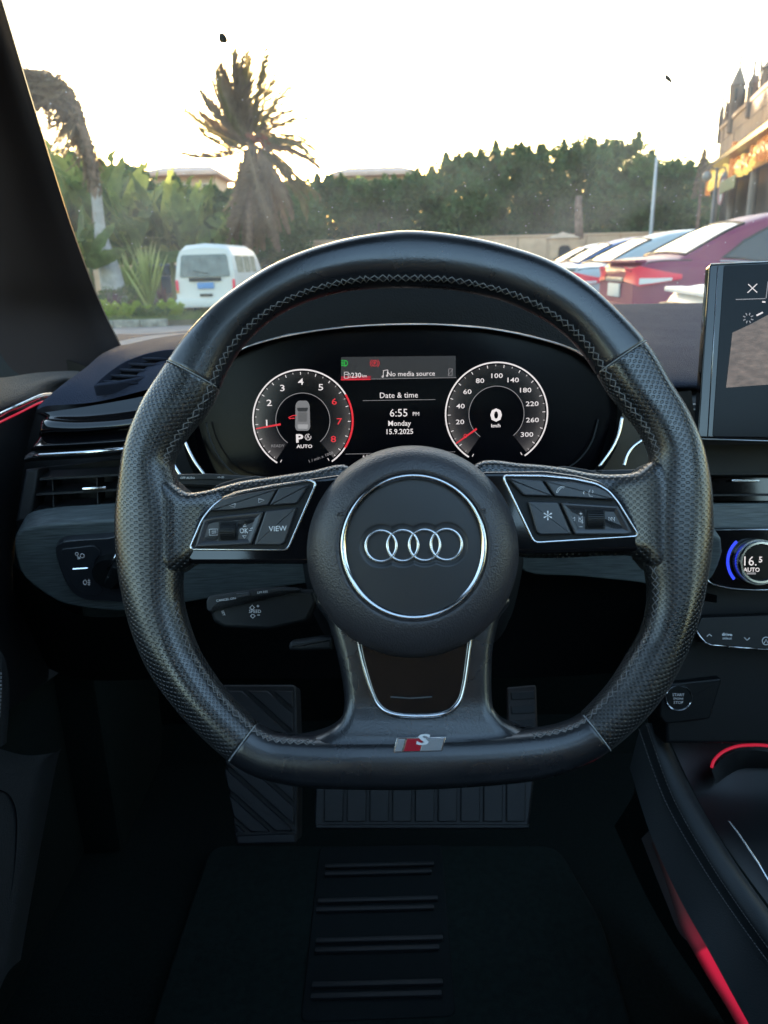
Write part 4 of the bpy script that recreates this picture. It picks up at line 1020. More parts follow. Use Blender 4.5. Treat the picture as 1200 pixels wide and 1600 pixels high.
dr('window_ledge', [[(-200,600,.60),(-100,590,.72),(0,590,.84),(60,582,.92),(122,580,1.0),(134,590,1.005)],
                    [(-200,680,.58),(-100,650,.70),(0,620,.825),(60,598,.905),(120,592,.985),(136,598,.99)],
                    [(-200,720,.575),(-100,676,.69),(0,638,.82),(60,616,.90),(104,604,.98),(136,602,.985)],
                    [(-200,760,.58),(-100,706,.695),(0,646,.825),(60,628,.905),(106,622,.985),(140,622,.99)]], M['door'])
dr('pillar_foot', [[(100,560,1.04),(140,575,1.02)], [(105,600,1.06),(150,610,1.03)]], M['plastic'])
ch = [(-120,706,.68),(0,648,.805),(30,634,.83),(60,620.5,.86),(74,617.5,.88),(88,618,.90),(100,625,.915)]
tube('chrome_strip', crom([DRI @ V(*q) for q in ch], 6), (.0030, .0012), M['white_trim'], door, n=8, flat=(1, -.5, 0))
rl = [(-120,720,.675),(0,659.5,.80),(30,645,.825),(60,630,.855),(76,626,.875),(88,628,.895),(96,633,.91)]
tube('red_light_line', crom([DRI @ V(*q) for q in rl], 6), .0011, emis('door_red_light', (1, .03, .08), .5), door, n=6)
dr('door_panel', [[(-200,745,.60),(-100,700,.71),(0,652,.815),(60,630,.87),(104,622,.93),(112,640,.98)],
                  [(-200,860,.58),(-100,830,.70),(0,760,.82),(40,740,.88),(60,730,.95),(60,730,1.0)],
                  [(-200,1000,.58),(-100,960,.70),(0,900,.83),(20,880,.87),(35,870,.93),(40,870,1.0)],
                  [(-200,1200,.60),(-100,1180,.72),(0,1120,.84),(40,1090,.93),(80,1060,1.04),(110,1040,1.15)]], M['darkdoor'])
dr('door_grip', [[(-30,1000,.76),(-5,1012,.765),(8,1030,.77),(14,1060,.775)], [(-30,1080,.75),(-4,1085,.752),(8,1090,.76),(15,1095,.77)], [(-30,1180,.76),(-8,1170,.765),(4,1165,.77),(10,1160,.78)]], M['door'], nr=6)
th = MB()
for k in range(12):
    a, b = DRI @ V(1.5-.02*k*k, 1051+k*6, .748), DRI @ V(1.0-.02*k*k, 1054.5+k*6, .748); th.tube([a, b], .0011, 5)
tag(th.build('stitching', M['threadw'], door, smooth=True), kind='stuff')
dr('door_pocket', [[(-200,1150,.60),(-100,1150,.68),(-20,1165,.75),(40,1180,.80),(84,1176,.84),(96,1170,.90)],
                   [(-200,1210,.58),(-100,1210,.665),(-20,1212,.735),(30,1216,.78),(66,1205,.82),(88,1195,.88)],
                   [(-200,1330,.58),(-100,1340,.66),(-20,1350,.72),(16,1350,.755),(44,1330,.79),(64,1320,.86)],
                   [(-200,1620,.56),(-100,1640,.62),(-40,1600,.68),(-8,1560,.715),(12,1520,.75),(32,1500,.82)]], M['door'])
dr('pocket_rim', [[(-60,1225,.705),(0,1234,.745),(20,1250,.76),(27,1290,.765),(20,1380,.755),(0,1470,.735)], [(-60,1236,.72),(-2,1244,.765),(14,1258,.782),(19,1290,.787),(13,1370,.777),(-4,1450,.755)]], M['darkdoor'], nr=3)
dr('pocket_panel', [[(-60,1240,.713),(-4,1248,.758),(10,1264,.772),(15,1296,.777),(10,1370,.767),(-6,1450,.748)], [(-120,1300,.67),(-60,1310,.71),(-40,1330,.73),(-30,1350,.735),(-30,1400,.73),(-40,1450,.72)]], mat('pocket_cloth', (.02, .025, .026), .9, bump=.0004, bscale=900), nr=3)

# windscreen: thin glass with a little dust on it
def glassmat():
    m = bpy.data.materials.new('windscreen_glass'); m.use_nodes = True; n = m.node_tree.nodes; l = m.node_tree.links; n.clear()
    out = n.new('ShaderNodeOutputMaterial'); tr = n.new('ShaderNodeBsdfTransparent'); tr.inputs[0].default_value = (.90, .93, .91, 1)
    gl = n.new('ShaderNodeBsdfGlossy'); gl.inputs['Roughness'].default_value = .02; fr = n.new('ShaderNodeFresnel'); fr.inputs[0].default_value = 1.35
    m1 = n.new('ShaderNodeMixShader'); l.new(fr.outputs[0], m1.inputs[0]); l.new(tr.outputs[0], m1.inputs[1]); l.new(gl.outputs[0], m1.inputs[2])
    # dust: a faint even veil and sparse specks that scatter the light coming through
    tc = n.new('ShaderNodeTexCoord'); vo = n.new('ShaderNodeTexVoronoi'); vo.inputs['Scale'].default_value = 90; l.new(tc.outputs['Object'], vo.inputs['Vector'])
    nz = n.new('ShaderNodeTexNoise'); nz.inputs['Scale'].default_value = 9; nz.inputs['Detail'].default_value = 4; l.new(tc.outputs['Object'], nz.inputs['Vector'])
    lt = n.new('ShaderNodeMath'); lt.operation = 'LESS_THAN'; lt.inputs[1].default_value = .075; l.new(vo.outputs['Distance'], lt.inputs[0])
    sc = n.new('ShaderNodeSeparateColor'); l.new(vo.outputs['Color'], sc.inputs[0])
    g = n.new('ShaderNodeMath'); g.operation = 'GREATER_THAN'; g.inputs[1].default_value = .62; l.new(sc.outputs[0], g.inputs[0])
    a = n.new('ShaderNodeMath'); a.operation = 'MULTIPLY'; l.new(lt.outputs[0], a.inputs[0]); l.new(g.outputs[0], a.inputs[1])
    mr = n.new('ShaderNodeMapRange'); mr.inputs[1].default_value = .35; mr.inputs[2].default_value = .75; mr.inputs[3].default_value = .025; mr.inputs[4].default_value = .085; l.new(nz.outputs[0], mr.inputs[0])
    s = n.new('ShaderNodeMath'); s.operation = 'MULTIPLY_ADD'; s.inputs[1].default_value = .5; l.new(a.outputs[0], s.inputs[0]); l.new(mr.outputs[0], s.inputs[2])
    di = n.new('ShaderNodeBsdfTranslucent'); di.inputs[0].default_value = (.8, .8, .78, 1)
    m2 = n.new('ShaderNodeMixShader'); l.new(s.outputs[0], m2.inputs[0]); l.new(m1.outputs[0], m2.inputs[1]); l.new(di.outputs[0], m2.inputs[2])
    l.new(m2.outputs[0], out.inputs[0]); return m
WSG = glassmat()
rows = []
for j in range(9):
    t = -.16+1.16*j/8; row = []
    for i in range(15):
        s = -1+2*i/14; x = -.02+.72*s*(1-.14*t)+.36; x = .37+ (.80-.10*t)*s
        y = 1.36-.62*t-.13*s*s*(1-.3*t); z = 1.085+.44*t+.015*s*s*0
        row.append(Vector((x, y, z)))
    rows.append(row)
ws = loft('windscreen', rows, WSG)
tag(ws, 'large clear windscreen dotted with dust in front of the dashboard', 'windscreen')
# leaves and bits stuck to the outside of the glass
LM = mat('dry_leaf', (.02, .028, .012), .8)
def on_glass(px_, py_, r_l, r_w, rot, label, cat, name):
    best = None; q = ray(px_, py_)
    for k in range(400):
        d = .5+.9*k/400; P = CAM+q*d
        t = (P.z-1.085)/.44; s = (P.x-.37)/(.80-.10*t); y = 1.36-.62*t-.13*s*s*(1-.3*t)
        if P.y > y: best = P; break
    if best is None: best = V(px_, py_, .9)
    n_ = Vector((0, .58, .82)).normalized(); a = Vector((1, 0, 0)); b = n_.cross(a)
    vs = []; N = 14
    for k in range(N):
        w = 2*math.pi*k/N; x, y = r_w*math.cos(w)*(1-.3*math.sin(w)), r_l*math.sin(w)
        c, s = math.cos(rot), math.sin(rot); vs.append(n_*.0012+a*(x*c-y*s)+b*(x*s+y*c)+n_*.0006*math.sin(3*w))
    vs += [v+n_*.0005 for v in vs]; fs = [tuple(range(N)), tuple(reversed(range(N, 2*N)))]+[(k, (k+1) % N, (k+1) % N+N, k+N) for k in range(N)]
    o = mo(name, vs, fs, LM, None); o.location = best; fix(o); return tag(o, label, cat)
on_glass(348, 61, .0062, .0040, R(175), 'small dark oval leaf stuck to the windscreen above the date palm', 'leaf', 'leaf')
on_glass(1045, 125, .0075, .0020, R(-45), 'thin dark leaf sliver slanting on the windscreen left of the stone building', 'leaf', 'leaf')
on_glass(985, 155.5, .0012, .0004, R(80), 'tiny speck of leaf on the windscreen lower left of the leaf sliver', 'leaf', 'leaf')
on_glass(330, 99, .0014, .0004, R(80), 'tiny speck of leaf on the windscreen just above the palm tip', 'leaf', 'leaf')

# ================================================================ FOOTWELL
FZ = CAM.z-.90
fl = mo('car_floor', [(-.55, .2, FZ), (1.4, .2, FZ), (1.4, 1.25, FZ), (-.55, 1.25, FZ), (1.4, 1.55, FZ+.34), (-.55, 1.55, FZ+.34), (1.4, 1.5, FZ+.55), (-.55, 1.5, FZ+.55)], [(0, 1, 2, 3), (3, 2, 4, 5), (5, 4, 6, 7)], M['carpet'], None, False)
tag(fl, kind='structure')
def floor_x(px_, Y, z=0): return GX(px_, Y, FZ+z)
def fpt(px_, py_, z=0):
    q = ray(px_, py_); t = (FZ+z-CAM.z)/q.z; return CAM+q*t
mat_ = empty('floor_mat', Vector((0, .9, FZ)), 'dark rubber and carpet floor mat with four pairs of raised ribs', 'floor mat')
MI = mat_.matrix_world.inverted()
mp_ = [MI @ fpt(*q) for q in ((330,1330),(300,1420),(210,1700),(1010,1700),(940,1450),(870,1330))]
pm = plate('mat_carpet', rounded([(p.x, p.y) for p in mp_], .03), .002, .012, .004, mat('mat_carpet', (.007, .013, .012), .95, spec=.2, bump=.0012, bscale=1100, var=.25, vscale=120), mat_)
pp = [MI @ fpt(*q) for q in ((500,1335),(690,1330),(712,1600),(470,1610))]
plate('heel_pad', rounded([(p.x, p.y) for p in pp], .012), .01, .0145, .002, mat('heel_pad_rubber', (.005, .008, .009), .8, spec=.2, bump=.0004, bscale=900), mat_)
for (x0, x1, y) in ((508,678,1351),(508,674,1363),(497,684,1405),(494,678,1419),(494,692,1467),(492,686,1482),(488,692,1536),(486,690,1554)):
    a, b = MI @ fpt(x0, y+1, .018), MI @ fpt(x1, y-1, .018)
    box('rib', ((a.x+b.x)/2, (a.y+b.y)/2, .0165), ((b-a).length, .0075, .006), M['rubber'], mat_, .0015)
for x_ in (336, 355): 
    a = MI @ fpt(x_, 1601, .014); tube('mat_lettering', [a+Vector((-.005, -.012, 0)), a+Vector((0, -.002, 0)), a+Vector((.006, -.012, 0))], .0022, M['print'], mat_, n=6)
# foot rest with diagonal ridges
FR = Frame(405, 1230, 1.05, n=(0, -.82, .57))
ft = plate('foot_rest', rounded(fp(FR, [(352,1190),(345,1070),(462,1070),(466,1190),(464,1318),(368,1322)]), .006), -.06, 0, .003, mat('foot_rest_plastic', (.007, .007, .009), .6), None)
ft.matrix_world = FR.M; tag(ft, 'black foot rest with raised diagonal ridges left of the brake pedal', 'foot rest')
M['ridge'] = mat('ridge_rubber', (.010, .0105, .014), .55)
def clip(poly, a, b, c):       # keep a*x+b*y<=c
    out = []
    for i in range(len(poly)):
        p, q = poly[i-1], poly[i]; dp, dq = a*p[0]+b*p[1]-c, a*q[0]+b*q[1]-c
        if (dp <= 0) != (dq <= 0): t = dp/(dp-dq); out.append((p[0]+t*(q[0]-p[0]), p[1]+t*(q[1]-p[1])))
        if dq <= 0: out.append(q)
    return out
base = [(352,1080),(458,1080),(460,1298),(371,1300),(353,1210)]
for k in range(-1, 9):
    y0 = 1020+k*36      # ridges fall to the right at 42 degrees
    P = clip(base, .9, -1, .9*352-y0); P = clip(P, -.9, 1, -.9*352+y0+27)
    if len(P) >= 3: plate('ridge', fp(FR, P), 0, .006, .002, M['ridge'], ft)
plate('ridge', fp(FR, [(370,1305),(462,1302),(462,1316),(372,1318)]), 0, .006, .002, M['ridge'], ft)
# brake pedal
BP = Frame(660, 1260, 1.0, n=(0, -.80, .60))
br = plate('brake_pedal', rounded(fp(BP, [(494,1205),(836,1205),(826,1296),(490,1296)]), .008), -.012, 0, .003, mat('pedal_plate', (.008, .009, .011), .5), None)
br.matrix_world = BP.M; tag(br, 'wide black brake pedal with vertical rubber ribs below the wheel rim', 'pedal')
for k in range(9):
    x0 = 507+k*35.5; plate('rib', rounded(fp(BP, [(x0, 1210), (x0+30, 1210), (x0+29, 1284), (x0-.5, 1284)]), .002), 0, .005, .0015, M['rubber'], br)
plate('rib', fp(BP, [(494,1288),(826,1288),(825,1294),(494,1294)]), 0, .006, .0015, M['rubber'], br)
tube('pedal_arm', [BP.p(660,1215,-.012), BP.p(664,1120,-.03), BP.p(668,1000,-.10)], .009, M['plastic'], br, n=10)
AP = Frame(815, 1100, 1.1, n=(0, -.82, .57))
ac = plate('accelerator_pedal', rounded(fp(AP, [(792,1074),(838,1070),(842,1190),(796,1192)]), .004), -.01, 0, .003, mat('accelerator_plastic', (.02, .013, .012), .5), None)
ac.matrix_world = AP.M; tag(ac, 'narrow dark accelerator pedal glimpsed through the lower right of the wheel', 'pedal')
for k in range(5): plate('rib', fp(AP, [(798,1082+22*k),(834,1080+22*k),(835,1092+22*k),(799,1094+22*k)]), 0, .004, .001, M['rubber'], ac)
# unseen cabin body, openings shaped for the light: headliner, rear, right side
M['liner'] = mat('headliner_cloth', (.02, .02, .022), .95)
cab = empty('cabin_shell', Vector((.37, .3, FZ))); tag(cab, kind='structure')
def cbx(name, x0, x1, y0, y1, z0, z1, m=None, bev=.01):
    return box(name, ((x0+x1)/2-.37, (y0+y1)/2-.3, (z0+z1)/2-FZ), (x1-x0, y1-y0, z1-z0), m or M['liner'], cab, bev)
RZ = 1.53
cbx('headliner', -.30, 1.04, .38, .72, RZ, RZ+.03); cbx('headliner', -.30, 1.04, -1.9, -.95, RZ, RZ+.03)
cbx('headliner', -.30, -.16, -1.3, .38, RZ, RZ+.03); cbx('headliner', .90, 1.04, -1.3, .38, RZ, RZ+.03)  # roof left open in the middle to let in overhead light
for x0, x1 in ((-.42, -.30), (1.04, 1.16)): cbx('roof_rail', x0, x1, -1.9, .70, RZ-.10, RZ+.02)
for x0, x1 in ((-.53, -.47), (1.23, 1.29)):
    cbx('side_wall', x0, x1, -1.9, .40 if x0 < 0 else 1.0, FZ, 1.00); cbx('centre_pillar', x0+.03, x1+.02, -.42, -.22, 1.0, RZ-.02); cbx('rear_pillar', x0+.03, x1+.02, -1.9, -1.0, 1.0, RZ-.02)  # rear pillars widened over the side windows to cut rear light
cbx('footwell_side', -.56, -.50, .40, 1.30, FZ, .96, M['carpet']); cbx('footwell_side', -.52, -.44, 1.02, 1.30, FZ, .90, M['carpet'])
cbx('firewall', -.56, 1.3, 1.30, 1.36, FZ, .88, M['carpet'])
cbx('parcel_shelf', -.5, 1.25, -1.95, -1.45, 1.0, 1.05)
cbx('rear_light_block', -.5, 1.25, -1.97, -1.93, 1.0, 1.52)  # unseen panel added across the rear window to stop light and reflections
cbx('rear_bench', -.48, 1.22, -1.6, -1.35, FZ, 1.05, M['door'], .05)
cbx('floor_rear', -.55, 1.3, -1.9, .2, FZ-.05, FZ-.002, M['carpet'])
seat = empty('driver_seat', Vector((.02, -.2, FZ)), 'black leather driver seat behind the viewer', 'car seat')
box('seat_back', (0, -.05, .62), (.52, .16, .66), M['door'], seat, .05); box('head_rest', (0, -.02, .98+.12), (.26, .1, .18), M['door'], seat, .04); box('seat_base', (0, .2, .22), (.52, .5, .22), M['door'], seat, .05)
# ================================================================ OUTSIDE: GROUND
GZ = -.10
def gmat(name, c1, c2, sc, bump=.02, rough=.9):
    m, n, l, b = nt(name)
    tc = n.new('ShaderNodeTexCoord'); t = n.new('ShaderNodeTexNoise'); t.inputs['Scale'].default_value = sc; t.inputs['Detail'].default_value = 9; t.inputs['Roughness'].default_value = .7
    l.new(tc.outputs['Object'], t.inputs['Vector']); r = n.new('ShaderNodeValToRGB'); l.new(t.outputs[0], r.inputs[0])
    r.color_ramp.elements[0].position = .35; r.color_ramp.elements[0].color = (*c1, 1); r.color_ramp.elements[1].position = .65; r.color_ramp.elements[1].color = (*c2, 1)
    l.new(r.outputs[0], b.inputs['Base Color']); b.inputs['Roughness'].default_value = rough
    bp = n.new('ShaderNodeBump'); bp.inputs['Distance'].default_value = bump; l.new(t.outputs[0], bp.inputs['Height']); l.new(bp.outputs[0], b.inputs['Normal']); return m
def sheet(name, pts, z, m): return tag(mo(name, [(x, y, z) for x, y in pts], [tuple(range(len(pts)))], m, None, False), kind='structure')
sheet('ground', [(-900, -300), (900, -300), (900, 1500), (-900, 1500)], GZ, gmat('dusty_ground', (.16, .13, .10), (.24, .19, .15), .6))
sheet('road', [(-60, 5), (60, 5), (60, 18.2), (-60, 18.2)], GZ+.004, gmat('dusty_asphalt', (.15, .12, .11), (.24, .19, .17), 1.5, .006))
sheet('road', [(-3, 18.2), (60, 18.2), (60, 30), (-3, 30)], GZ+.004, gmat('worn_asphalt', (.10, .09, .088), (.16, .14, .13), 1.2, .006))
bed = gmat('planting_soil', (.07, .06, .04), (.16, .13, .09), 1.4)
b_ = MB(); b_.box((-16, 29, GZ+.06), (24, 21, .12)); tag(b_.build('planting_bed', bed), kind='structure')
kerbm = mat('kerb_stone', (.24, .22, .19), .85, var=.5, vscale=6)
kb = empty('kerb', Vector((-10, 18.3, GZ)), 'low pale kerb along the planting bed left of the van', 'kerb')
KI = kb.matrix_world.inverted()
for k in range(22): box('kerb_stone', (-5.2+ -k*.62+10-.0, 0, .08), (.6, .18, .17), kerbm, kb, .012)
# grass in the bed
def leafmat(name, col, tr=.4, var=.35, rough=.6):
    m = bpy.data.materials.new(name); m.use_nodes = True; n = m.node_tree.nodes; l = m.node_tree.links; b = n['Principled BSDF']; out = n['Material Output']
    tc = n.new('ShaderNodeTexCoord'); t = n.new('ShaderNodeTexNoise'); t.inputs['Scale'].default_value = 2.2; t.inputs['Detail'].default_value = 5; l.new(tc.outputs['Object'], t.inputs['Vector'])
    oi = n.new('ShaderNodeObjectInfo'); ad = n.new('ShaderNodeMath'); ad.operation = 'MULTIPLY_ADD'; ad.inputs[1].default_value = .25; l.new(oi.outputs['Random'], ad.inputs[0]); l.new(t.outputs[0], ad.inputs[2])
    r = n.new('ShaderNodeMapRange'); r.inputs[1].default_value = .35; r.inputs[2].default_value = .85; r.inputs[3].default_value = 1-var; r.inputs[4].default_value = 1+var; l.new(ad.outputs[0], r.inputs[0])
    mx = n.new('ShaderNodeMix'); mx.data_type = 'RGBA'; mx.blend_type = 'MULTIPLY'; mx.inputs[0].default_value = 1; mx.inputs[6].default_value = (*col, 1); l.new(r.outputs[0], mx.inputs[7])
    l.new(mx.outputs[2], b.inputs['Base Color']); b.inputs['Roughness'].default_value = rough; b.inputs['Specular IOR Level'].default_value = .3
    tl = n.new('ShaderNodeBsdfTranslucent'); l.new(mx.outputs[2], tl.inputs[0]); ms = n.new('ShaderNodeMixShader'); ms.inputs[0].default_value = tr
    l.new(b.outputs[0], ms.inputs[1]); l.new(tl.outputs[0], ms.inputs[2]); l.new(ms.outputs[0], out.inputs[0]); return m
LG = leafmat('hedge_leaf', (.105, .155, .055)); LB = leafmat('broad_leaf', (.105, .145, .045), .5, .5); LY = leafmat('yellow_green_leaf', (.30, .38, .05), .5)
LP = leafmat('palm_frond_green', (.21, .18, .085), .5); LD = leafmat('palm_frond_dry', (.24, .17, .115), .35); LYU = leafmat('yucca_leaf', (.30, .33, .13), .4); LPU = leafmat('purple_leaf', (.10, .05, .06), .3)
BARK = mat('palm_bark', (.24, .15, .11), .9, bump=.03, bscale=12, var=.4, vscale=5); BARKG = mat('grey_palm_bark', (.38, .34, .32), .85, bump=.02, bscale=9, var=.25, vscale=3)
BARKT = mat('tree_bark', (.12, .09, .07), .9, bump=.02, bscale=10)
def leaves(rng, n, fn, s0, s1, up=.3):
    """n little leaf quads at points from fn()"""
    vs, fs = [], []
    for _ in range(n):
        p = fn(); s = rng.uniform(s0, s1)
        a = Vector((rng.gauss(0, 1), rng.gauss(0, 1), rng.gauss(0, 1)+up)).normalized()*s
        b = a.cross(Vector((rng.gauss(0, 1), rng.gauss(0, 1), rng.gauss(0, 1)))).normalized()*s*.42
        k = len(vs); vs += [p-a*.5, p+b*.5, p+a*.6, p-b*.5]; fs.append((k, k+1, k+2, k+3))
    return vs, fs
def crown_mesh(seed, r, h, n, tufts=16, mtl=LG, ls=(.16, .34)):
    rng = random.Random(seed); cl = []
    for _ in range(60):
        z = rng.uniform(.05, .95); rr = r*(.35+.75*math.sqrt(max(0, math.sin(math.pi*min(.98, z*.8+.16)))))*rng.uniform(.25, 1); a = rng.uniform(0, 2*math.pi)
        cl.append((Vector((rr*math.cos(a), rr*math.sin(a), z*h)), rng.uniform(.55, 1.05)))
    for _ in range(tufts):
        a = rng.uniform(0, 2*math.pi); rr = r*rng.uniform(.0, .75); cl.append((Vector((rr*math.cos(a), rr*math.sin(a), h*rng.uniform(.86, 1.02))), -rng.uniform(.35, .7)))
    def fn():
        c, s = rng.choice(cl)
        d = Vector((rng.gauss(0, 1), rng.gauss(0, 1), rng.gauss(0, 1)))
        d = d.normalized()*rng.uniform(.5, 1)**.5
        if s < 0: t = rng.random(); w = .42*(1-t)+.05; return c+Vector((d.x*w, d.y*w, -s*1.35*t))
        return c+Vector((d.x*s, d.y*s, d.z*s*1.25))
    vs, fs = leaves(rng, n, fn, *ls, up=.5)
    me = bpy.data.meshes.new('crown'); me.from_pydata([tuple(v) for v in vs], [], fs); me.materials.append(mtl); return me
CR = [crown_mesh(11+k, 2.3, 6.4, 11000, ls=(.24, .44)) for k in range(4)]
trunk_me = None
def tree(px_, top, Y, k, label, group, scale=1.0, name='hedge_tree'):
    global trunk_me
    hz = E(px_, top, Y).z; h = hz-GZ
    x = GX(px_, Y, hz)
    o = empty(name, Vector((x, Y, GZ)), label, 'tree', group)
    c = bpy.data.objects.new('crown', CR[k % 4]); COL.objects.link(c); c.parent = o
    sz = (h-.6)/7.0; c.location = (0, 0, .6); c.scale = (scale, scale, sz); c.rotation_euler = (0, 0, k*1.9)
    if trunk_me is None:
        t = tube('trunk', [(0, 0, 0), (.05, .02, 1.2), (-.05, 0, 2.6), (.02, .05, 4.2)], .14, BARKT, o, n=8, taper=lambda q: 1.1-.7*q); trunk_me = t.data
    else:
        t = bpy.data.objects.new('trunk', trunk_me); COL.objects.link(t); t.parent = o
    return o
# boundary wall and hedge behind it
wm = mat('plaster_wall', (.70, .45, .30), .9, var=.15, vscale=1.2, bump=.01, bscale=6)
bw = empty('boundary_wall', Vector((0, 50, GZ)), 'long tan plaster boundary wall running in front of the tall green hedge', 'wall')
for k in range(26):
    x0 = -26+k*2.1; box('wall_panel', (x0, 0, 1.3), (2.05, .22, 2.6), wm, bw, .01)
box('coping', (.2, 0, 2.66), (55, .34, .12), wm, bw, .01)
tops = [(455,286),(500,277),(545,282),(590,280),(635,280),(672,266),(715,246),(752,237),(795,236),(838,232),(880,228),(925,217),(966,226),(1002,246),(1040,256),(1078,250),(1108,262)]
sides = ['first of the hedge trees right of the date palm', 'low rounded hedge tree left of the second house roof', 'hedge tree directly below the left end of the second house roof', 'hedge tree in front of the middle of the second house roof', 'hedge tree below the right end of the second house roof',
 'hedge tree just right of the second house roof', 'hedge tree behind the top left of the wheel rim curve with a spiky tuft', 'hedge tree where the hedge starts to rise, two spiky tufts on top', 'broad hedge tree above the right shoulder of the wheel', 'hedge tree left of the bare palm trunk, third in from it',
 'hedge tree right behind the bare brown palm trunk, left half', 'tallest hedge tree, its peak right of the bare palm trunk', 'tall hedge tree left of the pale lamp post', 'hedge tree standing behind the pale lamp post', 'lower hedge tree right of the pale lamp post', 'hedge tree with the brown spike beside the globe lamp', 'last hedge tree, touching the left corner of the stone building']
for i, (a, t) in enumerate(tops): tree(a, t, 53.5+(i % 3)*.9, i, sides[i], 'hedge trees behind the boundary wall', 1.0)
ltops = [(70,236),(112,242),(150,262),(195,262),(235,284),(275,300),(322,300),(372,296),(415,288)]
lsd = ['leafy tree at the very left beside the pillar', 'leafy tree behind the leaning dead palm', 'leafy tree behind the banana leaves right of the leaning trunk', 'leafy tree between the leaning palm and the first house roof', 'leafy tree just left of the first house roof', 'leafy tree in front of the first house roof', 'leafy tree under the right end of the first house roof', 'leafy tree behind the trunk of the date palm', 'leafy tree behind the right side of the date palm skirt']
for i, (a, t) in enumerate(ltops): tree(a, t, 46+(i % 2), i+2, lsd[i], 'trees behind the palms on the left', 1.15, 'leafy_tree')

gw = empty('garden_wall', Vector((GX(235, 41, GZ), 41, GZ)), 'short sandy garden wall behind the yucca and the left hand parked cars', 'wall')
for k in range(7): box('wall_panel', (-4.2+k*1.4, 0, .85), (1.36, .25, 1.7), wm, gw, .02)
for k in range(3): box('pier', (-3.5+k*2.8, -.2, 1.1), (.45, .45, 2.2), wm, gw, .03)
# houses whose roofs show over the hedge
rt = mat('clay_roof', (.55, .38, .32), .85, var=.15, vscale=1, bump=.02, bscale=8); hw = mat('house_plaster', (.5, .38, .30), .9); wd = mat('window_dark', (.05, .05, .06), .2)
def house(pxa, pxb, rtop, reave, Y, label):
    xa, xb = E(pxa, reave, Y).x, E(pxb, reave, Y).x; zt, ze = E((pxa+pxb)/2, rtop, Y).z, E((pxa+pxb)/2, reave, Y).z
    h = empty('house', Vector(((xa+xb)/2, Y, GZ)), label, 'house'); w = (xb-xa)/2; D = 7; ze -= GZ; zt -= GZ
    vs = [(-w, -D/2, ze), (w, -D/2, ze), (w, D/2+2, ze), (-w, D/2+2, ze), (-w*.62, 0, zt), (w*.62, 0, zt), (w*.62, 2, zt), (-w*.62, 2, zt), (-w, -D/2, ze-.3), (w, -D/2, ze-.3), (w, D/2+2, ze-.3), (-w, D/2+2, ze-.3)]
    fix(mo('roof', vs, [(0,1,5,4), (1,2,6,5), (2,3,7,6), (3,0,4,7), (4,5,6,7), (0,8,9,1), (1,9,10,2), (2,10,11,3), (3,11,8,0), (8,11,10,9)], rt, h, False))
    box('wall', (0, 1, (ze-.3)/2), (w*1.7, D-.5, ze-.3), hw, h)
    for x_ in (-.5, 0, .5): 
        f = box('window', (w*x_*1.2, 1-(D-.5)/2-.02, ze-1.6), (.9, .06, 1.3), mat('white_frame', (.6, .55, .5), .6) if x_ == -.5 else bpy.data.materials['white_frame'], h); box('pane', (w*x_*1.2, 1-(D-.5)/2-.06, ze-1.6), (.7, .04, 1.1), wd, f)
house(236, 352, 260, 274, 80, 'house with peach walls and a hipped clay roof left of the date palm')
house(520, 652, 261, 274, 84, 'house with a hipped clay roof seen over the hedge near the middle')

# ---- date palm
def frond_mesh(seed, L, droop, mtl, dens=36, ll=.42, curl=0):
    rng = random.Random(seed); vs, fs = [], []
    def P(t): return Vector((L*t*(1-.12*droop*t), 0, -droop*L*t*t*.5))
    N = 9
    for i in range(N+1):
        t = i/N; p = P(t); w = .035*(1-t)+.008; vs += [p+Vector((0, w, 0)), p+Vector((0, 0, w)), p+Vector((0, -w, 0))]
        if i: b = 3*i; fs += [(b-3, b-2, b+1, b), (b-2, b-1, b+2, b+1), (b-1, b-3, b, b+2)]
    for i in range(dens):
        t = .12+.87*i/(dens-1); p = P(t); l_ = ll*(.35+.75*math.sin(math.pi*min(1, t*.85+.15)))*rng.uniform(.7, 1.15)
        for s in (-1, 1):
            d = Vector((.75, s*rng.uniform(.5, .8), rng.uniform(-.45, .35)-curl)).normalized()
            q = d.cross(Vector((0, 0, 1))).normalized()*.027; k = len(vs)
            vs += [p-q, p+q, p+d*l_*.6+q*1.3-Vector((0, 0, .02)), p+d*l_-Vector((0, 0, .06+.1*curl)), p+d*l_*.6-q*1.3-Vector((0, 0, .02))]; fs.append((k, k+1, k+2, k+3, k+4))
    me = bpy.data.meshes.new('frond'); me.from_pydata([tuple(v) for v in vs], [], fs); me.materials.append(mtl); return me
FG = [frond_mesh(3, 3.1, .30, LP, 40, .66, .4), frond_mesh(4, 3.0, 1.15, LP, 44, .62, .7), frond_mesh(5, 2.9, .8, LD, 46, .6, .7)]
FD = [frond_mesh(6, 3.4, .12, LD, 40, .34, .6), frond_mesh(7, 3.0, .35, LD, 34, .36, .5), frond_mesh(8, 2.6, .9, LD, 34, .34, .4)]
def put_frond(me, par, loc, th, yaw, s=1.0, roll=0, name='frond'):
    o = bpy.data.objects.new(name, me); COL.objects.link(o); o.parent = par
    o.matrix_local = Matrix.Translation(loc) @ Matrix.Rotation(R(yaw), 4, 'Z') @ Matrix.Rotation(-R(th), 4, 'Y') @ Matrix.Rotation(R(roll), 4, 'X') @ Matrix.Scale(s, 4)
    return o
YP = 34.0
base = Vector((GX(392, YP, GZ), YP, GZ)); topc = E(394, 226, YP)
dp = empty('date_palm', base, 'tall date palm with a skirt of dry brown fronds standing behind the white van', 'palm tree')
hc = topc-base
tube('trunk', crom([(0, 0, 0), (hc.x*.2-.1, 0, hc.z*.3), (hc.x*.6-.05, 0, hc.z*.7), tuple(hc)], 6), .22, BARK, dp, n=10, taper=lambda q: 1.1-.2*q)
rng = random.Random(5)
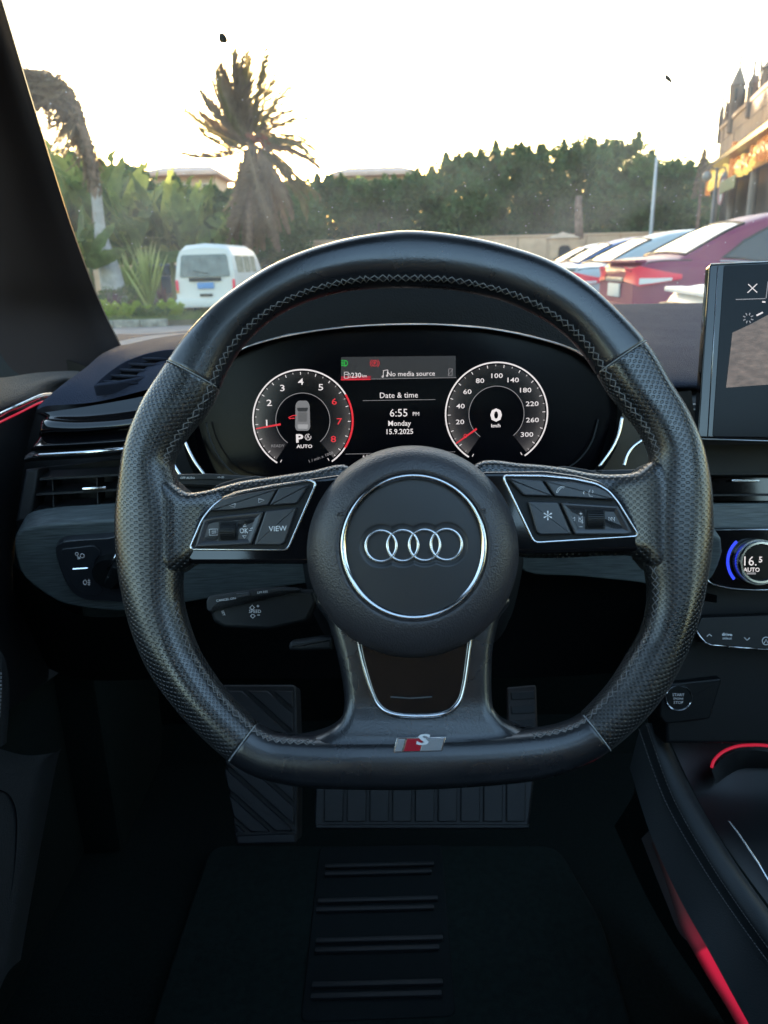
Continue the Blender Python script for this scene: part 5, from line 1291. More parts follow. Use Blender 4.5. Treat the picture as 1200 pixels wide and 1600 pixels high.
up = [(103, 1.02, 0), (96, .98, 0), (84, .98, 0), (88, 1.02, 0), (112, .98, 0), (120, .95, 2), (127, .92, 2), (135, .9, 2), (142, .88, 2), (150, .85, 2), (116, .75, 2), (132, .72, 2), (108, .7, 2), (124, .8, 2),
      (160, .9, 1), (172, .85, 1), (180, .95, 1), (192, .9, 1), (205, .95, 2), (140, .95, 2), (147, .98, 2), (155, .9, 2), (118, .98, 2), (130, .96, 2), (165, .8, 2), (74, .8, 0), (58, .85, 0), (44, .8, 2), (30, .9, 1), (18, .95, 1), (4, .95, 2), (-14, 1.0, 1), (-30, 1.0, 0), (66, .7, 0), (52, .75, 1), (38, .8, 1), (26, .62, 2), (12, .8, 1), (-6, .9, 1), (-22, 1.0, 1), (-38, 1.0, 2)]
for th_, s_, v_ in up: put_frond(FG[v_], dp, hc+Vector((0, rng.uniform(-.15, .15), 0)), th_+rng.uniform(-3, 3), rng.uniform(-40, 40), s_*1.1, rng.uniform(-40, 40))
for k in range(34):
    th_ = -90+(k-16.5)*1.45+rng.uniform(-3, 3); put_frond(FD[0 if k % 3 else 1], dp, hc+Vector((rng.uniform(-.4, .4), rng.uniform(-.4, .4), -.15)), th_, rng.uniform(-60, 60), rng.uniform(.95, 1.22), rng.uniform(-60, 60))
rd = mat('date_stalks', (.30, .09, .05), .7)
dsb = MB()
for k in range(34):
    a = R(rng.uniform(-20, 120)); l_ = rng.uniform(.35, .8); e_ = Vector((math.cos(a)*l_, rng.uniform(-.4, -.1), math.sin(a)*l_*.7-.1)); p0 = hc+Vector((.1, -.25, .05)); dsb.tube([p0, p0+e_*.6+Vector((0, 0, .1)), p0+e_+Vector((0, 0, -.12))], .035, 4)
dsb.build('date_cluster', rd, dp)
# ---- leaning dead palm
YL = 28.0
pts = [(180,466),(172,425),(160,380),(155,345),(150,300),(144,262),(136,225),(122,185),(104,146),(78,122),(54,132)]
W_ = [E(a, b, YL) for a, b in pts]; W_[0].z = GZ
lp = empty('leaning_palm', W_[0].copy(), 'leaning palm with a drooping dead brown head beside the windscreen pillar', 'palm tree')
loc = [w-W_[0] for w in W_]
tube('trunk', crom(loc, 5), .42, BARKG, lp, n=12, taper=lambda q: (1.05-.62*sstep(0, .3, q))-.16*sstep(.3, .9, q))
tube('dry_sheath', crom([p+Vector((0, -.03, 0)) for p in loc[3:9]], 5), .17, BARK, lp, n=10, taper=lambda q: .8+.5*q)
for k in range(150):
    t = rng.random()**.7; base_i = min(int(6+4*t*.999), 9); p = loc[base_i].lerp(loc[base_i+1], (4*t) % 1)
    put_frond(FD[2] if k % 2 else FD[1], lp, p+Vector((rng.uniform(-.25, .2), rng.uniform(-.3, .3), rng.uniform(-.1, .2))), rng.choice([rng.uniform(150, 215), rng.uniform(200, 262), rng.uniform(225, 275)]), rng.uniform(-70, 70), rng.uniform(.24, .50), rng.uniform(-90, 90))
for k in range(46):
    t = rng.random(); i_ = 4+int(3.99*t); p = loc[i_].lerp(loc[i_+1], rng.random())
    put_frond(FD[0], lp, p, rng.uniform(-104, -82), rng.uniform(-60, 60), rng.uniform(.22, .38), rng.uniform(-90, 90))

def thatch():
    rg = random.Random(31)
    def fn():
        t = rg.random()**.8; i_ = min(int(4+6*t), 9); p = loc[i_].lerp(loc[i_+1], (6*t) % 1); w = .22+.85*max(0, t-.4)
        d = Vector((rg.gauss(0, 1), rg.gauss(0, 1), rg.gauss(0, 1))).normalized()*w*rg.random()**.4
        return p+Vector((d.x-.1*t, d.y, d.z*.75-.25*t))
    vs, fs = leaves(rg, 4200, fn, .14, .34, up=-.9); mo('dry_thatch', vs, fs, LD, lp, False)
thatch()
# ---- banana plants
def banana_leaf(seed, L=2.4, w=.34, split=True, droop=.5):
    rng = random.Random(seed); vs, fs = [], []; N = 16
    for i in range(N+1):
        t = i/N; x = L*t*(1-.15*droop*t); z = -droop*L*t*t*.5; ww = w*math.sin(math.pi*min(1, t**.8*.93+.07))**.6*(1 if t > .12 else t/.12)
        for s, dzz in ((-1, -.10), (0, 0), (1, -.10)):
            gap = (.012 if split and i % 3 == 0 else 0); j = rng.uniform(-.04, .04)
            vs.append((x+abs(s)*.16*w*3*(1-t), s*(ww+(j if s else 0)), z+abs(s)*(.16-.4*rng.random()*.3)*w+gap))
        if i:
            b = 3*i
            if not (split and i % 4 == 2 and rng.random() < .6): fs.append((b-3, b-2, b+1, b))
            if not (split and i % 3 == 1 and rng.random() < .5): fs.append((b-2, b-1, b+2, b+1))
    me = bpy.data.meshes.new('leaf'); me.from_pydata(vs, [], fs); me.materials.append(LB); me.materials.append(LD); return me
LB2 = leafmat('pale_broad_leaf', (.21, .25, .07), .5, .4)
BL = [banana_leaf(1), banana_leaf(2, 2.7, .32, True, .25), banana_leaf(3, 2.2, .36, True, .9), banana_leaf(4, 2.5, .30, False, .15)]
BL += [m_.copy() for m_ in BL[:2]]
for m_ in BL[4:]: m_.materials[0] = LB2
bst = None
def banana(px_, top, Y, seed, label, n=9):
    global bst
    rng = random.Random(seed); tp = E(px_, top, Y); h = tp.z-GZ; o = empty('banana_plant', Vector((GX(px_, Y, GZ+1), Y, GZ)), label, 'plant', 'banana plants in the planting bed')
    st_h = h*.42
    if bst is None: s_ = tube('stem', [(0, 0, 0), (.03, 0, .5), (0, 0, 1)], .13, mat('banana_stem', (.16, .17, .08), .7), o, n=8, taper=lambda q: 1.1-.5*q); bst = s_.data
    else: s_ = bpy.data.objects.new('stem', bst); COL.objects.link(s_); s_.parent = o
    s_.scale = (1, 1, st_h)
    for k in range(n):
        th = rng.uniform(48, 88) if k < n*.7 else rng.uniform(5, 45)
        put_frond(BL[rng.randrange(6)], o, Vector((0, 0, st_h*rng.uniform(.8, 1))), th, rng.uniform(0, 360) if k else -90+rng.uniform(-40, 40), h*.66/2.5*rng.uniform(.8, 1.05), rng.uniform(-70, 70), 'leaf')
bl = [(92,226,31,'banana plant next to the pillar, leftmost of all'), (118,222,33,'banana plant left of the leaning trunk with a tall narrow leaf'), (142,262,35,'banana plant right behind the leaning trunk'), (166,226,31,'banana plant with an upright pointed leaf right of the leaning trunk'), (198,240,32,'banana plant with a torn feathery leaf against the sky'), (214,285,30,'low banana plant left of the yucca top'), (246,278,33,'banana plant above the yucca'),
      (270,272,32,'banana plant under the left end of the clay roof'), (300,280,31,'banana plant straight above the rear of the white van'), (325,284,33,'banana plant above the roof of the white van'), (130,320,27,'small banana plant low beside the leaning trunk'), (345,300,35,'banana plant tucked behind the date palm skirt')]
for k, (a, t, Y, lb_) in enumerate(bl): banana(a, t, Y, 20+k, lb_, 9)
# yucca, shrubs, purple plants
def rosette(name, px_, Y, top, n, mtl, label, cat, w=.035, seed=1, spread=60):
    rng = random.Random(seed); tp = E(px_, top, Y); h = tp.z-GZ; o = empty(name, Vector((GX(px_, Y, GZ), Y, GZ+.1)), label, cat)
    vs = [(0, -w, 0), (0, w, 0), (.5, w*1.2, .02), (.5, -w*1.2, .02), (.85, 0, 0), (1, 0, -.03)]; me = bpy.data.meshes.new('leaf'); me.from_pydata(vs, [], [(0, 1, 2, 3), (3, 2, 4), (4, 2, 5)]); me.materials.append(mtl)
    for k in range(n): put_frond(me, o, Vector((0, 0, h*.12*rng.random())), 90-abs(rng.gauss(0, spread*.5)), rng.uniform(0, 360), h*rng.uniform(.6, 1), rng.uniform(-30, 30), 'leaf')
rosette('yucca', 237, 21.5, 386, 90, LYU, 'spiky yellow green yucca left of the white van', 'plant', .022, 3, 26)
rosette('yucca', 205, 30, 392, 40, LYU, 'smaller spiky plant between the grey trunk and the yucca', 'plant', .04, 4, 50)
rosette('cordyline', 181, 22, 452, 34, LPU, 'dark purple spiky plant at the foot of the leaning palm', 'plant', .05, 5, 70)
rosette('cordyline', 258, 22.5, 446, 34, LPU, 'dark purple spiky plant between the yucca and the van', 'plant', .05, 6, 70)
def shrub(px_, Y, w, h, mtl, label, seed, n=900, name='shrub'):
    rng = random.Random(seed); o = empty(name, Vector((GX(px_, Y, GZ), Y, GZ+.1)), label, 'shrub')
    def fn():
        d = Vector((rng.gauss(0, 1), rng.gauss(0, 1), rng.gauss(0, 1))).normalized()*rng.uniform(.6, 1); return Vector((d.x*w, d.y*w*.7, h*.5+d.z*h*.5+.06*math.sin(d.x*9)))
    vs, fs = leaves(rng, n, fn, .07, .13); mo('foliage', vs, fs, mtl, o, False)
shrub(213, 19.6, .45, .38, LY, 'bright yellow green low shrub below the yucca', 1); shrub(267, 19.8, .38, .42, LY, 'bright yellow green low shrub beside the rear of the van', 2)
shrub(238, 19.3, .5, .3, LB, 'low dark green shrub between the two yellow green shrubs', 3); shrub(196, 25, 1.0, .7, LB, 'green shrub on the bed behind the purple plant', 4, 1600)
shrub(160, 20, .5, .45, LY, 'yellow green shrub low beside the pillar', 5)
def grass():
    rng = random.Random(9); vs, fs = [], []
    for _ in range(26000):
        x, y = rng.uniform(-14, -4.2), 18.5+rng.random()**1.6*9; h = rng.uniform(.04, .13); a = rng.uniform(0, 6.28); w = .012; dx, dy = math.cos(a)*w, math.sin(a)*w; k = len(vs)
        vs += [(x-dx, y-dy, GZ+.12), (x+dx, y+dy, GZ+.12), (x+rng.uniform(-.05, .05), y+rng.uniform(-.05, .05), GZ+.12+h)]; fs.append((k, k+1, k+2))
    tag(mo('grass', vs, fs, leafmat('grass_blade', (.12, .15, .05), .4), None, False), 'short green grass over the planting bed', 'grass', kind='stuff')
grass()

# ---- posts, lamps
bp2 = tag(tube('bare_palm_trunk', [E(905, 374, 48), E(904, 345, 48), E(903.5, 318, 48), E(904.5, 306, 48)], .26, BARK, None, n=10, taper=lambda q: 1-.35*q), 'bare brown palm trunk without a crown in front of the hedge', 'tree trunk')
gp = mat('galvanised_pole', (.52, .53, .55), .5); 
lampp = empty('lamp_post', Vector((GX(1010, 30, GZ), 30, GZ)), 'pale tapering lamp post rising between the parked cars and the hedge', 'lamp post')
hh = E(1011, 246, 30).z-GZ; tube('pole', [(0, 0, 0), (0, 0, hh*.5), (.0, 0, hh)], .085, gp, lampp, n=10, taper=lambda q: 1-.45*q); box('base_plate', (0, 0, .05), (.4, .4, .1), gp, lampp, .01)
tube('cap', [(0, 0, hh), (0, 0, hh+.06), (.3, -.1, hh+.1)], .04, gp, lampp, n=8)
gp2 = mat('grey_lamp_iron', (.16, .15, .15), .6)
gl_ = empty('globe_lamp', Vector((GX(1103, 36, GZ), 36, GZ)), 'grey ornamental lamp post with two round globes left of the stone building', 'lamp post')
hg = E(1103, 262, 36).z-GZ; tube('pole', [(0, 0, 0), (0, 0, hg)], .06, gp2, gl_, n=8)
tube('arm', crom([(-.42, 0, hg-.25), (-.3, 0, hg), (0, 0, hg-.1), (.3, 0, hg), (.42, 0, hg-.25)], 5), .035, gp2, gl_, n=6)
glb = mat('frosted_globe', (.30, .28, .26), .4)
def ball(name, c, r, m, par):
    bm = bmesh.new(); bmesh.ops.create_uvsphere(bm, u_segments=16, v_segments=10, radius=r, matrix=Matrix.Translation(c)); me = bpy.data.meshes.new(name); bm.to_mesh(me); bm.free(); me.materials.append(m)
    me.polygons.foreach_set('use_smooth', [True]*len(me.polygons)); o = bpy.data.objects.new(name, me); COL.objects.link(o); o.parent = par; return o
ball('globe', (-.42, 0, hg-.35), .2, glb, gl_); ball('globe', (.42, 0, hg-.35), .2, glb, gl_)
sp = empty('dead_conifer', Vector((GX(1082, 50, GZ), 50, GZ)), 'thin dry brown conifer top poking above the hedge right of the lamp post', 'tree')
hs = E(1082, 236, 50).z-GZ; tube('trunk', [(0, 0, 0), (0, 0, hs)], .16, BARK, sp, n=7, taper=lambda q: 1-.8*q)
rg = random.Random(2); vs, fs = leaves(rg, 700, lambda: (lambda t, a: Vector((math.cos(a)*(.42*(1-t)+.06), math.sin(a)*(.42*(1-t)+.06), hs-2.6+2.7*t)))(rg.random(), rg.uniform(0, 6.3)), .12, .25); mo('crown', vs, fs, LD, sp, False)
gh_ = empty('gatehouse', Vector((GX(876, 47, GZ), 47, GZ)), 'small tan gatehouse with a dark arch in front of the boundary wall', 'building')
box('wall', (0, 0, 1.2), (1.6, 1.2, 2.4), wm, gh_, .02); fix(mo('roof', [(-.9, -.7, 2.4), (.9, -.7, 2.4), (.9, .7, 2.4), (-.9, .7, 2.4), (0, 0, 2.75)], [(0,1,4), (1,2,4), (2,3,4), (3,0,4), (3,2,1,0)], wm, gh_, False))
plate('door', rounded([(-.35, .0), (.35, 0), (.35, 2.0), (-.35, 2.0)], .3), 0, .03, .005, wd, gh_).matrix_local = Matrix.Translation((0, -.61, 0)) @ Matrix.Rotation(R(90), 4, 'X')

# ================================================================ STONE BUILDING ON THE RIGHT
A_ = Vector((16.95, 42, GZ)); d_ = Vector((-2.85, -11.3, 0)).normalized(); nrm = Vector((d_.y, -d_.x, 0))
if nrm.x > 0: nrm = -nrm
BM_ = Matrix(((d_.x, nrm.x, 0, A_.x), (d_.y, nrm.y, 0, A_.y), (0, 0, 1, A_.z), (0, 0, 0, 1)))
bd = empty('stone_building', BM_, 'tan stone clad building with turrets on its roof at the right edge', 'building')
stone = mat('stone_cladding', (.27, .19, .15), .85, var=.25, vscale=.7, bump=.02, bscale=5); stone2 = mat('turret_stone', (.24, .17, .135), .9, var=.2, vscale=2); dk = mat('shaded_glazing', (.06, .05, .05), .3); colm = mat('column_plaster', (.30, .25, .22), .8)
box('core', (14, -4.6, 3.5), (28, 8, 7.0), stone, bd)
rgs = random.Random(4); cm_ = [stone]
for i in range(14):
    for j in range(3):
        q = rgs.uniform(0, .02); box('stone_panel', (1.0+i*2.0, -.42+q, 5.62+j*.61), (1.97, .3, .585), mat('stone_panel_%d' % (i % 5), (.28*(1+.2*rgs.uniform(-1, 1)), .20*(1+.12*rgs.uniform(-1, 1)), .155), .85, var=.2, vscale=2) if (j == 0 and i < 5) else bpy.data.materials['stone_panel_%d' % ((i*3+j) % 5)] if (i >= 5) else stone, bd)
box('parapet', (14, -.5, 7.22), (28.1, .6, .18), stone, bd, .03)
box('soffit', (14, -.1, 5.22), (28, 1.3, .18), dk, bd)
box('glazing', (14, -.55, 2.6), (27.6, .06, 5.1), dk, bd)
for k in range(8): tube('column', [(.9+k*4.6, -.2, 0), (.9+k*4.6, -.2, 4.5)], .16, colm, bd, n=14).data.set_sharp_from_angle(angle=R(40))
box('fascia', (14, -.25, 4.85), (28, .18, .7), stone2, bd)
def turret(x, y, r, z0, z1, z2, kind=0):
    t = tube('turret', [(x, y, z0), (x, y, z1)], r, stone2, bd, n=8); t.data.set_sharp_from_angle(angle=R(30))
    N = 8; vs = [(x+r*1.2*math.cos(2*math.pi*k/N), y+r*1.2*math.sin(2*math.pi*k/N), z1) for k in range(N)]+[(x, y, z2)]
    mo('spire', vs, [(k, (k+1) % N, N) for k in range(N)]+[tuple(reversed(range(N)))], stone2, t, False)
    tube('finial', [(x, y, z2-.1), (x, y, z2+.35)], .05, stone2, t, n=6)
    for k in range(4): a = math.pi/2*k+.4; box('opening', (x+r*math.cos(a), y+r*math.sin(a), z1-.4), (r*.35, r*.35, .5), dk, t)
BI = BM_.inverted()
def tur(px_, ytip, ybase, Y, r): 
    a, b = BI @ E(px_, ytip, Y), BI @ E(px_, ybase, Y); turret(a.x, a.y, r, 6.6, b.z+(a.z-b.z)*.35, a.z)
tur(1157, 100, 152, 39, .30); tur(1179, 110, 142, 35, .18); tur(1189, 110, 140, 35.6, .14); tur(1141, 146, 168, 41, .16); tur(1130, 160, 185, 42.5, .13); tur(1212, 80, 120, 34, .4)
for k in range(9): box('merlon', (.4+k*.55, -.9, 7.45+.06*k), (.34, .5, .3+.12*k), stone2, bd)
box('roof_step', (3.2, -1.5, 7.5), (5.5, .8, .7), stone2, bd, .02)
# lit sign: uneven glowing strokes on the fascia, one round sign under it
SG = emis('sign_glow', (1, .66, .14), 1.5); SGO = emis('sign_glow_orange', (1, .33, .05), .8)
sg = empty('lit_sign', BM_ @ Matrix.Translation((0, .1, -.62)), 'long sign of glowing yellow letter shapes under the stone wall of the building', 'sign')
rgz = random.Random(12)
box('sign_board', (10, -.12, 5.25), (19.5, .1, .62), emis('sign_board_glow', (1, .42, .06), .42), sg, .02)
def stroke(p, r, m, nm='letter'): return tube(nm, crom([Vector((a, 0, b)) for a, b in p], 4), r, m, sg, n=6)
stroke([(.15, 4.75), (.2, 5.4), (.35, 6.2)], .12, SGO)
def glyph(x, w, z0, h, m, k):
    P = [(x+rgz.uniform(-.05, .05), z0+h*rgz.uniform(0, .2))]
    for q in range(rgz.choice((4, 5, 6))): P.append((x+w*rgz.uniform(0, 1), z0+h*rgz.uniform(.05, 1)))
    stroke(P, rgz.uniform(.09, .14), m)
    stroke([(x, z0+h*.1), (x+w*.5, z0+h*rgz.uniform(.2, .5)), (x+w, z0+h*rgz.uniform(.1, .3))], .13, m)
x = .75
while x < 6.2:
    w = rgz.uniform(.5, 1.0); glyph(x, w, 4.95+rgz.uniform(-.12, .12), rgz.uniform(.5, .85), SG, 0); x += w*.9
stroke([(6.6, 4.8), (6.6, 5.6), (6.75, 6.4)], .12, SGO)
x = 7.2
while x < 18:
    w = rgz.uniform(.5, 1.1); glyph(x, w, 4.95+rgz.uniform(-.15, .15), rgz.uniform(.55, 1.0), SG if rgz.random() < .6 else SGO, 0); x += w*.85
rs = empty('round_sign', BM_ @ Matrix.Translation((5.9, .25, 4.0)), 'round white hanging sign with a pink rim below the glowing letters', 'sign')
tube('disc', [(0, -.04, 0), (0, .04, 0)], .62, mat('sign_white', (.7, .68, .66), .6), rs, n=32).data.set_sharp_from_angle(angle=R(40))
tube('rim', [(.62*math.cos(2*math.pi*k/32), .05, .62*math.sin(2*math.pi*k/32)) for k in range(32)], .06, mat('sign_pink', (.45, .22, .24), .6), rs, closed=True, n=6)
box('banner', (1.6, .1, .05), (3.6, .05, .5), mat('banner_olive', (.25, .25, .12), .8), rs, .02)
tube('bracket', [(0, 0, .62), (0, -.3, 1.2)], .04, gp, rs, n=6)

# ================================================================ VEHICLES
tyre = mat('tyre', (.02, .02, .02), .9); rimm = mat('alloy_rim', (.45, .46, .48), .35, metal=.8); blk = mat('black_trim', (.015, .015, .016), .5); platem = mat('number_plate', (.6, .6, .58), .5); plateb = mat('plate_blue', (.12, .25, .5), .5)
redl = mat('tail_lamp_red', (.80, .02, .07), .35, coat=.2); whl = mat('lamp_clear', (.75, .72, .72), .15, coat=.5)
def wing(name, col, rough=.42): return mat(name, col, rough, coat=.08, metal=0, spec=.25)
cglass = mat('car_glass', (.035, .05, .055), .08, spec=.45)
def wheel_at(par, x, y, r=.31, s=1):
    w = tube('wheel', [(x, y-.1, r), (x, y+.1, r)], r, tyre, par, n=28); w.data.set_sharp_from_angle(angle=R(40))
    a = tube('rim', [(x, y+s*.06, r), (x, y+s*.112, r)], r*.62, rimm, w, n=20); a.data.set_sharp_from_angle(angle=R(40))
def interp(tab, x):
    for (a, b), (c, d) in zip(tab, tab[1:]):
        if x <= c: t = (x-a)/(c-a) if c > a else 0; t = max(0, min(1, t)); return b+(d-b)*t
    return tab[-1][1]
def scurve(tab, n=8):
    return [(p.x, p.y) for p in crom([Vector((a, b)) for a, b in tab], n)]
def sedan(loc, az, paint, label, group, scale=1.0, ldz=0.0, name='parked_car'):
    """local +x = forward, rear at x=0"""
    h = R(90)-az
    o = empty(name, Matrix.Translation(loc) @ Matrix.Rotation(h, 4, 'Z') @ Matrix.Scale(scale, 4), label, 'car', group)
    L, Wd = 4.45, .865
    deck = scurve([(0, .93), (.10, 1.04), (.3, 1.065), (.75, 1.05), (1.5, .98), (2.5, .95), (3.2, .93), (3.8, .84), (4.25, .72), (L, .60)])
    half = scurve([(0, .66), (.12, .79), (.5, .85), (1.5, Wd), (3, Wd), (3.9, .82), (4.3, .70), (L, .52)])
    low = [(0, .34), (.25, .22), (4.1, .2), (L, .3)]
    rows = []; xs = [0, .03, .08, .16, .3, .5, .75, 1.0, 1.3, 1.7, 2.1, 2.5, 2.9, 3.2, 3.5, 3.8, 4.05, 4.25, 4.38, L]
    for x in xs:
        d, w, lo = interp(deck, x), interp(half, x), interp(low, x); r = []
        pr_ = [(.80, lo), (.97, lo+.10), (1.0, lo+(d-lo)*.42), (1.0, lo+(d-lo)*.60), (.975, d-.10), (.93, d-.025), (.82, d), (.5, d+.02), (0, d+.028)]
        side = [Vector((x+ (0 if x > .2 else (.035*(1-q)**2)), w*q, z)) for q, z in pr_]
        r = side+[Vector((v.x, -v.y, v.z)) for v in reversed(side[:-1])]
        rows.append(r)
    b = loft('body', rows, paint, o, autosm=50); fix(b)
    for ends, flip in ((rows[0], 0), (rows[-1], 1)):
        mo('bumper_face' if not flip else 'nose_face', ends, [tuple(range(len(ends)))], paint, o, False)
    roof = scurve([(.42, 1.05), (.65, 1.17), (1.0, 1.34), (1.35, 1.445), (1.75, 1.485), (2.2, 1.475), (2.6, 1.40), (2.95, 1.24), (3.35, 1.0)])
    def gh(x, t):     # t: 0 belt .. 1 roof edge
        z1 = interp(roof, x); z0 = interp(deck, x)-.03; w0 = interp(half, x)*.90
        w1 = .60-.04*abs(x-1.9); w = w0+(w1-w0)*t*min(1, (z1-z0)/.42); return Vector((x, w, z0+(z1-z0)*t))
    gr = []
    for x in [.42, .55, .7, .85, 1.0, 1.15, 1.35, 1.6, 1.9, 2.2, 2.45, 2.65, 2.85, 3.05, 3.2, 3.35]:
        sd__ = [gh(x, t) for t in (0, .3, .6, .86, .97)]; e = sd__[-1]; top = interp(roof, x)
        sd__ += [Vector((x, e.y*.82, top+.012)), Vector((x, e.y*.4, top+.03)), Vector((x, 0, top+.035))]
        gr.append(sd__+[Vector((v.x, -v.y, v.z)) for v in reversed(sd__[:-1])])
    g = loft('greenhouse', gr, paint, o, autosm=60); fix(g)
    # side windows
    for s in (-1, 1):
        for poly_, nm in (([(.82, .22), (1.05, .62), (1.38, .86), (1.85, .88), (1.85, .12), (1.2, .12)], 'side_window'), ([(1.93, .12), (1.93, .88), (2.35, .86), (2.62, .70), (2.98, .30), (3.05, .12)], 'side_window')):
            # subdivide the outline so it hugs the curved side
            Q = []
            for i in range(len(poly_)):
                a, c = poly_[i], poly_[(i+1) % len(poly_)]
                for k in range(4): Q.append(Vector((a[0]+(c[0]-a[0])*k/4, a[1]+(c[1]-a[1])*k/4)))
            if area(Q) < 0: Q.reverse()
            pts = list(Q); xx = .9
            while xx < 3.05:
                for tt in (.25, .45, .65, .8):
                    if inside(Q, xx, tt) and pdist(Q, xx, tt) > .03: pts.append(Vector((xx, tt)))
                xx += .12
            vo, _, fo, _, _, _ = delaunay_2d_cdt(pts, [], [list(range(len(Q)))], 1, 1e-6)
            vs = [gh(v.x, v.y) for v in vo]; vs = [Vector((v.x, (v.y+.007)*s, v.z)) for v in vs]
            fix(mo(nm, vs, [tuple(f) for f in fo], cglass, o))
            ed = [gh(v.x, v.y) for v in Q]; tube('window_seal', [Vector((v.x, (v.y+.009)*s, v.z)) for v in ed], .011, blk, o, closed=True, n=4)
        ch_ = [gh(.80+2.3*k/16, .08) for k in range(17)]; tube('chrome_strip', [Vector((v.x, (v.y+.012)*s, v.z)) for v in ch_], .009, rimm, o, n=5)
        m_ = box('mirror', (2.72, s*.93, 1.02), (.16, .2, .12), paint, o, .04)
        ln = [Vector((x, s*(interp(half, x)*.985+.008), .80)) for x in (.55, 1, 1.5, 2, 2.5, 3, 3.4)]; 
        for hx in (1.25, 2.25): box('door_handle', (hx, s*(interp(half, hx)+.012), .80), (.16, .03, .03), rimm, o, .008)
        for dx in (1.88,): 
            mb = MB(); mb.box((dx, s*(Wd+.0), .58), (.008, .01, .62)); mb.build('door_gap', blk, o)
        # tail lamp wrapping the corner
        def tl_row(x, z): return Vector((x, s*(interp(half, max(x, 0))*1.0+.012), z))
        rows_ = []
        for u in range(9):
            t = u/8
            if t < .45: q = t/.45; x, y = -.022+.0*q, .38+(.66-.38)*q; p_top, p_bot = 1.0-.02*q, .84+.02*(1-q); rows_.append((Vector((x, s*y, p_top)), Vector((x+.02, s*y, (p_top+p_bot)/2)), Vector((x, s*y, p_bot))))
            else:
                q = (t-.45)/.55; x = -.01+.42*q; y = interp(half, max(x, 0))+.014+.02*(1-q)*(1 if q > .05 else 0); w_ = .115*(1-q*.75); zc = .90+.03*q*0; zt, zb = zc+w_*(1-.3*q), zc-w_*.8
                rows_.append((Vector((x, s*y, zt)), Vector((x, s*(y+.004), (zt+zb)/2)), Vector((x, s*y, zb))))
        rows_ = [tuple(Vector((v.x, v.y, v.z+ldz)) for v in r) for r in rows_]
        tl = fix(loft('tail_lamp', [list(r) for r in rows_], redl, o))
        rr2 = [[(r[1]*.8+r[2]*.2)+Vector((0, s*.006, 0)), (r[1]*.15+r[2]*.85)+Vector((0, s*.006, 0))] for r in rows_[4:8]]
        fix(loft('clear_lens', rr2, whl, tl))
        wheel_at(o, .95, s*(Wd-.12), .31, s); wheel_at(o, 3.55, s*(Wd-.12), .31, s)
    rw = []
    for x in (.50, .6, .7, .8, .9, 1.0, 1.1): z = interp(roof, x); e = gh(x, .97).y*.90; rw.append([Vector((x-.004, e*k, z+.012+.035*(1-k*k)*.9)) for k in (-1, -.6, -.2, .2, .6, 1)])
    fix(loft('rear_window', rw, cglass, o))
    tube('window_seal', [r[0] for r in rw]+rw[-1][1:]+[r[-1] for r in reversed(rw[:-1])]+list(reversed(rw[0][1:-1])), .014, blk, o, closed=True, n=4)
    for s in (-1, 1): tube('shut_line', [Vector((x, s*(interp(half, x)*.905), interp(deck, x)-.012)) for x in (.02, .12, .25, .4, .52)]+[], .006, blk, o, n=4)
    tube('shut_line', [Vector((-.012, y, .985-.12*abs(y)**3)) for y in (-.62, -.3, 0, .3, .62)], .006, blk, o, n=4)
    rw = []
    for x in (2.5, 2.65, 2.8, 2.95, 3.1, 3.25): z = interp(roof, x); e = gh(x, .97).y*.92; rw.append([Vector((x+.004, e*k, z+.018+.035*(1-k*k)*.9)) for k in (-1, -.6, -.2, .2, .6, 1)])
    fix(loft('windscreen', rw, cglass, o))
    box('number_plate', (-.012, 0, .76), (.02, .44, .14), platem, o, .006); box('plate_garnish', (-.016, 0, .87), (.02, .62, .045), rimm, o, .008)
    box('boot_spoiler', (.07, 0, 1.05), (.12, 1.25, .03), paint, o, .01); box('bumper_step', (-.03, 0, .52), (.10, 1.35, .22), paint, o, .045); box('diffuser', (.0, 0, .36), (.06, 1.1, .12), blk, o, .02)
    return o
maroon = wing('maroon_paint', (.20, .032, .075)); silv = wing('silver_paint', (.42, .44, .46)); blue = wing('blue_paint', (.10, .17, .36)); whitep = wing('white_paint', (.75, .75, .76)); darkp = wing('dark_blue_paint', (.06, .09, .14)); teal = wing('teal_paint', (.08, .24, .32))
def car_at(px_, Y, z): return Vector((GX(px_, Y, z+.9), Y, z))
grp = 'cars parked in a row on the right'
sedan(car_at(962, 8.7, .06), R(91), maroon, 'maroon sedan with a bright red tail lamp right behind the touchscreen', grp)
sedan(car_at(872, 11.3, -.02), R(90), silv, 'silver sedan parked just left of the maroon sedan', grp)
sedan(car_at(846, 14.6, -.02), R(90), blue, 'blue sedan parked beyond the silver sedan', grp)
sedan(car_at(832, 18.8, -.02), R(90), whitep, 'white car at the far end of the parked row', grp)
sedan(car_at(1070, 4.6, -.10), R(97), whitep, 'white car whose boot lid just clears the dashboard left of the touchscreen', grp, 1.0, -.14)
kb2 = empty('kerb', Vector((9, 7.2, GZ)), 'kerb of the parking bays under the right hand cars', 'kerb')
sheet('parking_lot', [(3.2, 6.8), (22, 6.8), (22, 22), (3.2, 22)], GZ+.012, gmat('parking_asphalt', (.10, .09, .085), (.15, .13, .12), 1.6, .006))
for k in range(14): box('kerb_stone', (-5.6+k*.9, -.8, .06), (.88, .16, .16), kerbm, kb2, .012)
sedan(Vector((GX(186, 36, 0), 36, GZ)), R(60), darkp, 'dark car half hidden behind the trunk of the leaning palm', None, name='parked_car')
sedan(Vector((GX(252, 38, 0), 38, GZ)), R(75), teal, 'blue car between the yucca and the white van', None, name='parked_car')
